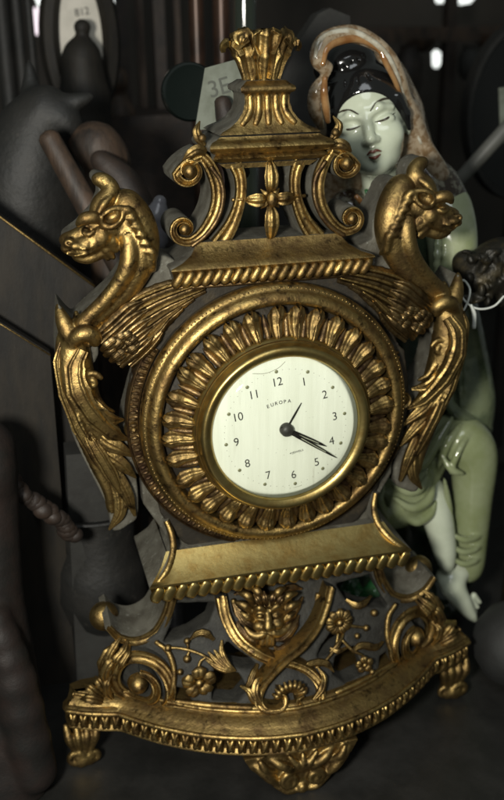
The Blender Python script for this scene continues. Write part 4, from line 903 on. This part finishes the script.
# trousers
tr_ = Sculpt(.9)
tr_.chain(L([(432, 436, 86), (458, 440, 68), (473, 456, 62), (472, 500, 60), (469, 545, 59), (467, 568, 58)]), [20, 18, 15.5, 13, 11.5, 10.5], 5, n=5)
tr_.chain(L([(425, 445, 86), (418, 470, 70), (404, 498, 58), (384, 507, 52)]), [18, 15.5, 16.5, 15.5], 5, n=4); tr_.ell(at(422, 498, 62), (12, 12, 15), 5)
tr_.ell(at(374, 509, 44), (8, 10, 11), 3, rotm('Y', 25), sub=True)
for P, r in (([(452, 418, 60), (438, 440, 56), (424, 462, 54), (408, 474, 52)], 3.0), ([(440, 412, 68), (424, 436, 62), (412, 456, 58), (398, 470, 56)], 3.0), ([(392, 484, 42), (408, 492, 40), (420, 488, 42), (428, 474, 46)], 2.4), ([(394, 498, 39), (412, 508, 38), (428, 500, 42), (434, 484, 47)], 2.6), ([(400, 514, 42), (416, 522, 42), (430, 514, 46), (436, 500, 50)], 2.4), ([(384, 486, 44), (380, 500, 42), (388, 516, 42), (400, 526, 44)], 2.0),
             ([(452, 534, 49), (464, 540, 46), (476, 537, 49), (483, 530, 55)], 1.8), ([(452, 546, 49), (463, 552, 46), (475, 549, 48), (482, 542, 54)], 1.8), ([(452, 558, 49), (463, 564, 46), (474, 561, 48), (481, 555, 54)], 1.8), ([(444, 478, 50), (448, 500, 50), (452, 520, 50)], 1.6), ([(442, 456, 52), (452, 470, 47), (464, 474, 46)], 1.8), ([(460, 424, 60), (446, 446, 54), (438, 468, 56)], 2.4), ([(470, 432, 56), (458, 452, 48), (450, 474, 48)], 1.8), ([(484, 470, 56), (486, 500, 55), (480, 530, 54)], 1.6)):
    tr_.chain(L([(p_[0], p_[1], p_[2]-2.2) for p_ in P]), [r*.4, r*1.05, r*1.05, r*.3], 1.8, n=5)
obj('trousers', tr_.mesh(1), [GREEN], fig)
bs_ = Sculpt(1.4)
bs_.chain([(150, 118, TZ+14), (120, 105, TZ+14), (88, 95, TZ+14)], [26, 30, 26], 10); bs_.chain([(128, 110, TZ+20), (130, 112, TZ+90), (128, 112, TZ+125)], [34, 30, 26], 12)
bs_.ell((172, 100, TZ+22), (16, 18, 24), 8); bs_.ell((70, 84, TZ+60), (18, 18, 34), 8); bs_.ell((152, 84, TZ+10), (22, 20, 12), 8); bs_.ell((150, 100, TZ+70), (14, 14, 26), 8)
bs_.slab([(20, 0, TZ-30), (220, 0, TZ-30), (220, 0, TZ+.5), (20, 0, TZ+.5)], -20, 240, k=1, sub=True)
rock = obj('rock_base', bs_.mesh(2), [DARKG], fig)
gbl = Sculpt(.9); gbl.ell(at(362, 600, 66), (13, 10, 8), 2); gbl.ell(at(348, 588, 72), (9, 9, 12), 4); gbl.ell(at(378, 590, 70), (9, 8, 10), 4)
obj('leaf_of_base', gbl.mesh(1), [EMER], rock)

# ================================================================ dim clutter of the stall
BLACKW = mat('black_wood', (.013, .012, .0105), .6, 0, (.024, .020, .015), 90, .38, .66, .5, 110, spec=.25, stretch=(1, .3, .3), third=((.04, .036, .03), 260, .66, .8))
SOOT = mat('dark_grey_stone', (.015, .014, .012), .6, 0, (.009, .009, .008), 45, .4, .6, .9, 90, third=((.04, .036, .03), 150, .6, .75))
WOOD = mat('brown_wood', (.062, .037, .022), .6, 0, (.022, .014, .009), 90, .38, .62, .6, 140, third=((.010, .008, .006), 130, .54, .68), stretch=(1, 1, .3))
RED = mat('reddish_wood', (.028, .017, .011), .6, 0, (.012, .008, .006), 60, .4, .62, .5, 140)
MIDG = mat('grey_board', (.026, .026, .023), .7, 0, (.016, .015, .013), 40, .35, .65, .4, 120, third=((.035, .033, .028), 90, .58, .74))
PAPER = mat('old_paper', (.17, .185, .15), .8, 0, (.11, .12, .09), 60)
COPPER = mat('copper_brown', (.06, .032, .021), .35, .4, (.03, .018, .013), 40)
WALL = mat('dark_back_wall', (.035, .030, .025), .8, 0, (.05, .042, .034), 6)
WHITEP = mat('white_plate', (.62, .58, .50), .5, 0, (.50, .47, .40), 50)
WIRE = mat('white_string', (.55, .57, .52), .5)
ROUGHB = mat('rough_bronze', (.018, .016, .011), .45, .4, (.05, .038, .016), 90, .5, .7, 1.2, 120)
def glow(name, col, st):
    m = bpy.data.materials.new(name); m.use_nodes = True; b_ = m.node_tree.nodes['Principled BSDF']
    b_.inputs['Base Color'].default_value = (.5, .5, .5, 1); b_.inputs['Emission Color'].default_value = (*col, 1); b_.inputs['Emission Strength'].default_value = st; return m
DAY = glow('daylight_pane', (.95, 1, .95), 1.6); DAYP = glow('pinkish_daylight_pane', (1, .84, .92), 1.0); DAYB = glow('bluish_daylight_pane', (.72, .92, 1), .9)
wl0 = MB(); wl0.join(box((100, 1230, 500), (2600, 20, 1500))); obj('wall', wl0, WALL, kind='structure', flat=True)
def T(name, mb, m, label, cat, group=None, flat=False): return obj(name, mb, m, None, None, label, cat, group, None, flat)
def pane(pts, y, m, label, name='window_pane'): return T(name, prism(L(pts, y), 6), m, label, 'window', None, True)
pane([(34, -6), (62, -6), (60, 6), (40, 10)], 1150, DAY, 'bright white window pane at the top edge, left of the oval plaque')
pane([(32, 8), (42, 8), (42, 36), (34, 34)], 1152, DAYP, 'pinkish strip of window beside the grey posts')
pane([(100, -6), (118, -6), (116, 3), (108, 4)], 1148, DAY, 'small bright window pane right of the oval plaque')
pane([(436, -4), (476, -4), (470, 3), (456, 5), (448, 2), (438, 3)], 1150, DAY, 'wide bright window pane at the top edge above the hood')
pane([(433.5, 53), (437, 50), (440.5, 53), (440.5, 64), (437, 68), (434, 66)], 1146, DAY, 'small upright slit of daylight right of the figurine hood')
pane([(484, 176), (494, 166), (512, 162), (512, 186), (498, 184)], 600, DAYB, 'bluish bright pane under the grey rod at the right edge')
pane([(45, 48), (49, 50), (51, 68), (47, 70)], 700, DAY, 'narrow white slit of daylight behind the horned grey statue')
# posts at the upper left
for i, (x, r, lab) in enumerate(((6, 8, 'dark grey post nearest the left edge, upper corner'), (21, 6, 'dark grey post between two others in the upper left corner'), (33, 4, 'thin dark grey post beside the pinkish window strip'))):
    a_, b_ = at(x, -20, 420), at(x+5, 140, 420); a_ = a_.copy(); r_ = r/FPX*900
    T('post', lathez([(r_*1.1, 0), (r_*1.1, 10), (r_, 14), (r_, 300), (r_*1.15, 306), (r_*1.15, 316), (r_, 320), (r_, a_[2]-TZ)], (at(x, 60, 420)[0], 420, TZ), 24), SOOT, lab, 'post', 'posts in the upper left corner')
# oval plaque with a white upper half
oc = at(80, 40, 360); ky = 360
op = thing('oval_plaque', (oc[0], ky, TZ), 'dark oval framed plaque with a white face and dark figures, upper left', 'plaque')
ovl = lambda rx, rz, y, prof, n=64: (lambda o: o)(MB())
def oval(rx, rz, prof, m, name, par):
    V = []; n = 64; t = np.linspace(0, 2*PI, n, endpoint=False)
    for o_, y in prof: V.append(np.stack([oc[0]+(rx+o_)*np.cos(t), np.full(n, ky+y), oc[2]+(rz+o_)*np.sin(t)], -1))
    F = grid_faces(len(prof), n, True)+[list(range(n)), list(range((len(prof)-1)*n, len(prof)*n))]
    o = MB(); o.add(np.vstack(V), F); return obj(name, o, m, par)
pl_ = oval(18, 50, [(0, 0), (.2, -1), (.2, -3), (-.5, -4)], WHITEP, 'face', op)
V = []; t = np.linspace(0, 2*PI, 64, endpoint=False); prf = [(0, 0), (-1, -8), (4, -14), (11, -12), (14, -4), (14, 10), (0, 10), (0, 0)]
o = MB(); o.add(np.vstack([np.stack([oc[0]+(18+a_)*np.cos(t), np.full(64, ky+y_), oc[2]+(52+a_)*np.sin(t)], -1) for a_, y_ in prf]), grid_faces(len(prf), 64, True)); obj('frame', o, BLACKW, op)
stl = lathez([(14, 0), (16, 30), (10, 60), (8, 200), (9, oc[2]-62-TZ)], (oc[0], ky+2, TZ), 24); obj('stand', stl, BLACKW, op)
def flat_text(s, c, size, m, par, name, rz=0.0):
    cu = bpy.data.curves.new('lettering', 'FONT'); cu.body = s; cu.size = size; cu.align_x = 'CENTER'; cu.align_y = 'CENTER'; cu.offset = .02*size*.1
    ob = bpy.data.objects.new('lettering', cu); me = bpy.data.meshes.new_from_object(ob); V = np.array([v_.co[:] for v_ in me.vertices]); F = [list(p.vertices) for p in me.polygons]
    bpy.data.objects.remove(ob); bpy.data.curves.remove(cu); bpy.data.meshes.remove(me); ca_, sa_ = math.cos(rz), math.sin(rz)
    P = np.stack([c[0]+V[:, 0]*ca_-V[:, 1]*sa_, np.full(len(V), c[1]), c[2]+V[:, 0]*sa_+V[:, 1]*ca_], -1); o = MB(); o.add(P, F); return obj(name, o, m, par, flat=True)
INKD = mat('faded_ink', (.05, .05, .045), .7)
p = at(82, 12, ky-4.6); flat_text('812', p, 8, INKD, pl_, 'lettering', .15)
jug = Sculpt(1.2); jc = at(82, 60, 325); jug.chain([jc+(2, 0, 20), jc+(0, 0, 2), jc+(0, 0, -30)], [4, 15, 20], 5); jug.ell(jc+(2, 0, 24), (6.5, 6, 6), 3); jug.chain([(jc[0], 325, jc[2]-30), (jc[0], 325, TZ+16)], [20, 18], 3); jug.ell((jc[0], 325, TZ+4), (24, 24, 4), 3)
T('dark_statuette', jug.mesh(1), BLACKW, 'tall black statuette with a round head in front of the white oval plaque', 'statuette')
# horned grey statue
st_ = Sculpt(1.6); Y = 190
st_.chain(L([(28, 260, Y+10), (26, 190, Y), (34, 140, Y-8), (46, 112, Y-14)]), [44, 38, 26, 16], 12, n=4); st_.chain(L([(34, 108, Y-10), (31, 88, Y-4), (29, 62, Y)]), [8, 5, 1.5], 5, n=4)
st_.chain(L([(60, 106, Y-20), (76, 102, Y-24), (92, 96, Y-24)]), [6, 4.5, 1.6], 4, n=4); st_.chain(L([(48, 112, Y-18), (66, 122, Y-24), (70, 136, Y-22)]), [14, 9, 5], 6, n=4)
c_ = at(28, 260, Y+10); st_.cap(c_, (c_[0], Y+15, TZ+44), 44, 44, 10); st_.slab([(-400, 0, TZ-60), (200, 0, TZ-60), (200, 0, TZ+.5), (-400, 0, TZ+.5)], 80, 320, sub=True)
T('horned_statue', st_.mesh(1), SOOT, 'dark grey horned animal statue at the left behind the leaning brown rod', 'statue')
a_, b_ = at(48, 136, 118), at(96, 222, 104)
d_ = (b_-a_)/np.linalg.norm(b_-a_); end = b_+d_*40
T('wooden_rod', tube([a_, a_+d_*2, b_, end], [6.2, 6.6, 7.4, 7.6], 20), WOOD, 'short thick brown wooden rod leaning behind the left griffin head', 'rod')
lump = Sculpt(1.2); lump.chain(L([(78, 140, 165), (96, 146, 160), (108, 165, 160), (104, 190, 165)]), [6, 15, 14, 12], 6, n=4); c_ = at(104, 190, 165); lump.cap(c_, (c_[0], 168, TZ+12), 12, 13, 4)
T('carved_wooden_figure', lump.mesh(1), WOOD, 'rounded brown wooden carving rising behind the left griffin crest', 'carving')
rr_ = Sculpt(1.2); rr_.chain(L([(100, 160, 135), (124, 184, 130), (142, 220, 122), (150, 262, 116)]), [6, 10, 11, 10], 6, n=4); c_ = at(150, 262, 116); rr_.cap(c_, (c_[0], 116, TZ+8), 10, 10, 4)
T('curved_wooden_stick', rr_.mesh(1), RED, 'dark reddish curved stick between the left griffin and the lantern scrolls', 'stick')
# two leaning panels with gilt edges
for pts, y, lab in (([(-30, 193), (94, 284), (100, 470), (-30, 470)], 96, 'dark leaning panel with a thin gilt edge passing behind the left griffin head'), ([(-30, 303), (50, 353), (62, 520), (-30, 520)], 72, 'lower dark leaning panel with a faint gilt edge, left of the griffin tail')):
    P = L(pts, y); P[2:, 2] = TZ; pn = obj('dark_board', prism(P, 8), MIDG if False else BLACKW, None, None, lab, 'panel', None, None, True)
    e = P[0]-P[1]; obj('gilt_edge', tube([P[0]+(0, -1.2, -1), P[1]+(0, -1.2, -1)], .75 if y > 80 else .5, 8), DGOLD, pn)
P = L([(66, 455), (108, 452), (110, 540), (64, 540)], 62); P[2:, 2] = TZ
T('grey_slab', prism(P, 20), MIDG, 'plain grey slab standing behind the griffin tail at the left', 'slab', None, True)
# flared bowl
bc = at(108, 540, 78); rz_ = at(100, 528, 40)[2]-TZ
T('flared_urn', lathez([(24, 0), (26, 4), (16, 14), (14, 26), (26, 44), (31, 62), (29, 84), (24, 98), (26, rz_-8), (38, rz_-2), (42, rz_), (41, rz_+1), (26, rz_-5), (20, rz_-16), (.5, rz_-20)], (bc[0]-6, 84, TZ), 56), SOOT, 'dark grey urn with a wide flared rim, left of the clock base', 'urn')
bdp = cr(L([(8, 478, 26), (24, 494, 24), (42, 508, 24), (58, 518, 26), (74, 536, 30)]), 6); bm2 = MB()
for i, p in enumerate(bdp[::1]): bm2.join(ell(p+rng.normal(0, .8, 3), (5+rng.random()*1.6, 5, 4.4+rng.random()), rotm('Y', 40*rng.random()), 8, 12))
bm2.join(tube(bdp, 4, 10)); T('bead_strand', bm2, RED, 'strand of dark brown carved beads above the urn at the left', 'beads')
# wooden figure in the lower left corner
lw = Sculpt(1.5); lw.chain(L([(-16, 450, 10), (-14, 520, 6), (-10, 600, 0), (0, 690, -8), (8, 790, -16)]), [17, 17, 18, 22, 26], 8, n=4); lw.chain(L([(-4, 620, -20), (14, 680, -26), (34, 770, -30)]), [8, 12, 13], 6, n=3); lw.ell(at(-8, 470, 0), (11, 12, 16), 6)
lw.slab([(-400, 0, TZ-90), (200, 0, TZ-90), (200, 0, TZ+.5), (-400, 0, TZ+.5)], -200, 100, sub=True)
for i in range(9): lw.chain(L([(-2+3*i*.6, 560+26*i, -36-2*i), (8+2.2*i, 566+25*i, -40-2*i), (22+3*i, 556+26*i, -34-2*i)]), [1.0, 1.6, 1.0], 1.2, sub=True, n=4)
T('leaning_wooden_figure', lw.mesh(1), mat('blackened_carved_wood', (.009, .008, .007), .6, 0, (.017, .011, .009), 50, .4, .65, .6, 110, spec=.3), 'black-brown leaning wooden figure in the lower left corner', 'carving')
# hanging tag with handwriting, disc, bottles, board
tg_ = L([(205, 68), (234, 60), (241, 63), (245, 84), (240, 106), (232, 128), (195, 130)], 70); tag_o = T('price_tag', prism(tg_, .8), PAPER, 'pale paper price tag with handwriting behind the pedestal', 'tag', None, True)
flat_text('3E', at(219, 88, 69.6), 13, mat('pencil', (.075, .08, .065), .7), tag_o, 'handwriting', .25)
T('dark_knob_stick', tube(cr(L([(222, 100, 64), (226, 118, 62), (232, 140, 60), (240, 175, 58)]), 6), [4.5, 6, 6, 6], 16), RED, 'dark brown stick end in front of the paper tag', 'stick')
dc = at(190, 92, 120); T('glass_disc', lathe([(.1, -3), (13, -2.6), (16, -3.4), (17.5, -1), (17.5, 3), (.1, 4)], dc, 48), mat('dark_green_glass', (.006, .009, .008), .2, 0, coat=.5), 'dark greenish disc with a shiny rim left of the paper tag', 'disc')
for x, r, m, y, lab in ((197, 6.5, COPPER, 330, 'copper brown upright tube farther from the finial'), (222, 7.5, COPPER, 320, 'copper brown upright tube just left of the finial'), (245, 9, mat('green_glass', (.025, .032, .023), .15, 0, coat=.6), 300, 'dark greenish bottle behind the finial leaves')):
    c_ = at(x, 30, y); T('upright_tube' if m is COPPER else 'bottle', lathez([(r*.9, 0), (r, 3), (r, c_[2]-TZ-40), (r*.92, c_[2]-TZ-30), (r, c_[2]-TZ-20), (r*.9, c_[2]-TZ+60), (.5, c_[2]-TZ+62)], (c_[0], y, TZ), 28), m, lab, 'tube' if m is COPPER else 'bottle')
bo = L([(330, 8), (318, 14), (300, 40), (276, 90), (272, 150), (340, 150), (352, 60), (350, 16)], 170); bo[4:6, 2] = TZ
T('grey_board', prism(bo, 14), MIDG, 'smooth dark grey leaning board between the finial and the hood', 'board', None, True)
# right side
shf = MB()
for z_ in (30, 64): shf.join(box(at(440, z_, 900), (420, 120, 14)))
T('wooden_shelf_rail', box(at(440, 34, 900)+(30, 0, 0), (380, 60, 20)), WOOD, 'dim brown wooden rail across the upper right background', 'rail', None, True)
T('background_post', box((at(448, 60, 880)[0], 880, (at(448, -60, 880)[2]+TZ)/2), (16, 16, at(448, -60, 880)[2]-TZ)), RED, 'dim brown upright beside the slit of daylight', 'post', None, True)
for x, y_, w_, h_, lab in ((470, 62, 34, 40, 'dim pale jar on the far shelf right of the daylight slit'), (408, 70, 40, 60, 'dim dark jar on the far shelf behind the hood')):
    c_ = at(x, y_, 860); T('jar', lathez([(w_*.3, -h_*.6), (w_*.5, -h_*.3), (w_*.5, h_*.2), (w_*.3, h_*.45), (w_*.36, h_*.55), (.5, h_*.56)], c_, 28), MIDG if w_ < 38 else RED, lab, 'jar')
c_ = at(522, 112, 330); rt = MB(); t = np.linspace(0, 2*PI, 72, endpoint=False); prf = [(-2, 6), (-3, -2), (-1, -5), (3, -5), (4, -1), (4, 8)]
trn = thing('round_mirror', (c_[0], 330, TZ), 'large dark oval mirror with a thin rim at the right edge', 'mirror')
V = [np.stack([c_[0]+(52+a_)*np.cos(t), np.full(72, 330+y_), c_[2]+(74+a_)*np.sin(t)], -1) for a_, y_ in prf]; o = MB(); o.add(np.vstack(V), grid_faces(len(prf), 72, True)); obj('rim', o, SOOT, trn)
o = MB(); o.add(np.vstack([np.stack([c_[0]+51*np.cos(t), np.full(72, 330+y_), c_[2]+73*np.sin(t)], -1) for y_ in (0, 5)]), grid_faces(2, 72, True)+[list(range(72)), list(range(72, 144))]); obj('glass', o, mat('dark_glass', (.006, .006, .006), .2), trn)
obj('stand', lathez([(30, 0), (30, 6), (8, 12), (7, c_[2]-74-TZ)], (c_[0], 333, TZ), 24), BLACKW, trn)
P = L([(499, 88), (512, 86), (512, 142), (501, 144)], 210); T('white_card', prism(P, 1.5), PAPER, 'narrow pale card at the right edge above the grey rod', 'card', None, True)
T('grey_rod', tube([at(455, 185, 190), at(530, 102, 176)], [5.4, 5.4], 20), mat('grey_painted_rod', (.115, .115, .10), .5, 0, (.09, .09, .08), 60), 'straight grey rod slanting across the right edge', 'rod')
br = Sculpt(1.0)
br.chain(L([(464, 262, 42), (480, 276, 36), (500, 264, 36), (520, 276, 36)]), [7, 13, 15, 20], 4, n=4)
for i in range(26):
    q_ = at(464+rng.random()*44, 246+rng.random()*56, 24); br.ell(q_+rng.normal(0, 2, 3), (2.5+4*rng.random(), 3, 1.4+1.5*rng.random()), 1, rotm('Y', 180*rng.random()))
for i in range(18): br.ell(at(462+rng.random()*46, 248+rng.random()*50, 20), (.8+.8*rng.random(), 3, 4*rng.random()+2), 1.0, rotm('Y', 180*rng.random()), sub=True)
c_ = at(506, 300, 48); br.cap(at(520, 276, 40), at(560, 290, 44), 18, 22, 8); br.cap(at(560, 290, 44), (at(560, 290, 44)[0]+6, 50, TZ), 18, 22, 8)
T('rough_bronze_lump', br.mesh(1), ROUGHB, 'rough dark bronze casting with a white string tied round it, right edge', 'casting')
T('tied_string', tube(cr(L([(504, 296, 12), (494, 306, 12), (480, 309, 12), (468, 304, 14), (460, 292, 18), (463, 280, 22), (470, 290, 14), (466, 306, 13), (458, 316, 13), (456, 306, 14), (462, 290, 18)]), 7), .62, 8), WIRE, 'white string looped round the rough bronze casting', 'string')
T('string_end', tube(cr(L([(471, 305, 12), (474, 314, 12), (474, 328, 12)]), 5), [.8, 1.4, 1.2], 8), WIRE, 'short knotted white string end hanging below the bronze casting', 'string')
bl_ = at(512, 690, -6); T('grey_ball', lathez([(.5, -29), (12, -26.5), (22, -19), (28, -8), (29, 0), (27.5, 9), (21, 20), (12, 26.5), (.5, 29)], (bl_[0], -6, max(bl_[2], TZ+29)), 48), mat('smooth_grey_stone', (.020, .021, .020), .65, 0, (.013, .013, .012), 40, bump=.2, bscale=200), 'smooth dark grey stone ball at the right edge of the table', 'ball')

# more of the stall
pw = at(157, 216, 70); pp_ = Sculpt(.9); pp_.chain([pw+(0, 0, -14), pw, pw+(2, 0, 8)], [6, 7, 4], 2); pp_.chain([pw+(0, 0, -14), (pw[0], 72, TZ+6)], [4, 5], 3); pp_.ell((pw[0], 72, TZ+3), (14, 14, 3), 3)
T('white_figurine', pp_.mesh(1), mat('white_china', (.22, .21, .23), .25, 0, (.15, .15, .16), 60), 'small white china piece between the griffin neck and the lantern scroll', 'figurine')
for i, (x0, w_, y_, m_, lab) in enumerate(((124, 9, 520, RED, 'dim reddish upright post right of the oval plaque'), (141, 6, 560, WOOD, 'thin brown upright slat between two others at the top'), (160, 10, 540, RED, 'broad reddish upright slat left of the glass disc'), (178, 5, 600, WOOD, 'thin brown slat above the glass disc'))):
    c_ = at(x0, 60, y_); T('wooden_post', box((c_[0], y_, (c_[2]+160+TZ)/2), (w_*1.1, 14, c_[2]+160-TZ)), m_, lab, 'post', 'wooden posts at the back of the stall', True)
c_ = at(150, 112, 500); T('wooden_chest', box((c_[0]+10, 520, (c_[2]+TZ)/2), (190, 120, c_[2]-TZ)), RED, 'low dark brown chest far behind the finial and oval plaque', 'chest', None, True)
c_ = at(68, 82, 480); T('small_wooden_bust', (lambda s_: s_.mesh(1))(Sculpt(1.6).chain([c_+(46, 0, -60), c_+(46, 0, -30), c_+(46, 0, -14)], [18, 15, 9], 4).ell(c_+(46, -2, 0), (10, 11, 13), 3).cap(c_+(46, 0, -60), (c_[0]+46, 480, TZ+20), 17, 20, 4)), WOOD, 'small brown wooden bust seen dimly right of the oval plaque', 'bust')
for x, y_, r, lab in ((420, 44, 22, 'dim brown bowl on the rail above the daylight slit'), (492, 40, 26, 'dim brown bowl on the rail near the upper right corner')):
    c_ = at(x, y_, 880); T('bowl', lathez([(r*.4, -r*.5), (r*.8, -r*.2), (r, r*.3), (r*.94, r*.3), (.5, -r*.1)], c_, 32), WOOD, lab, 'bowl')
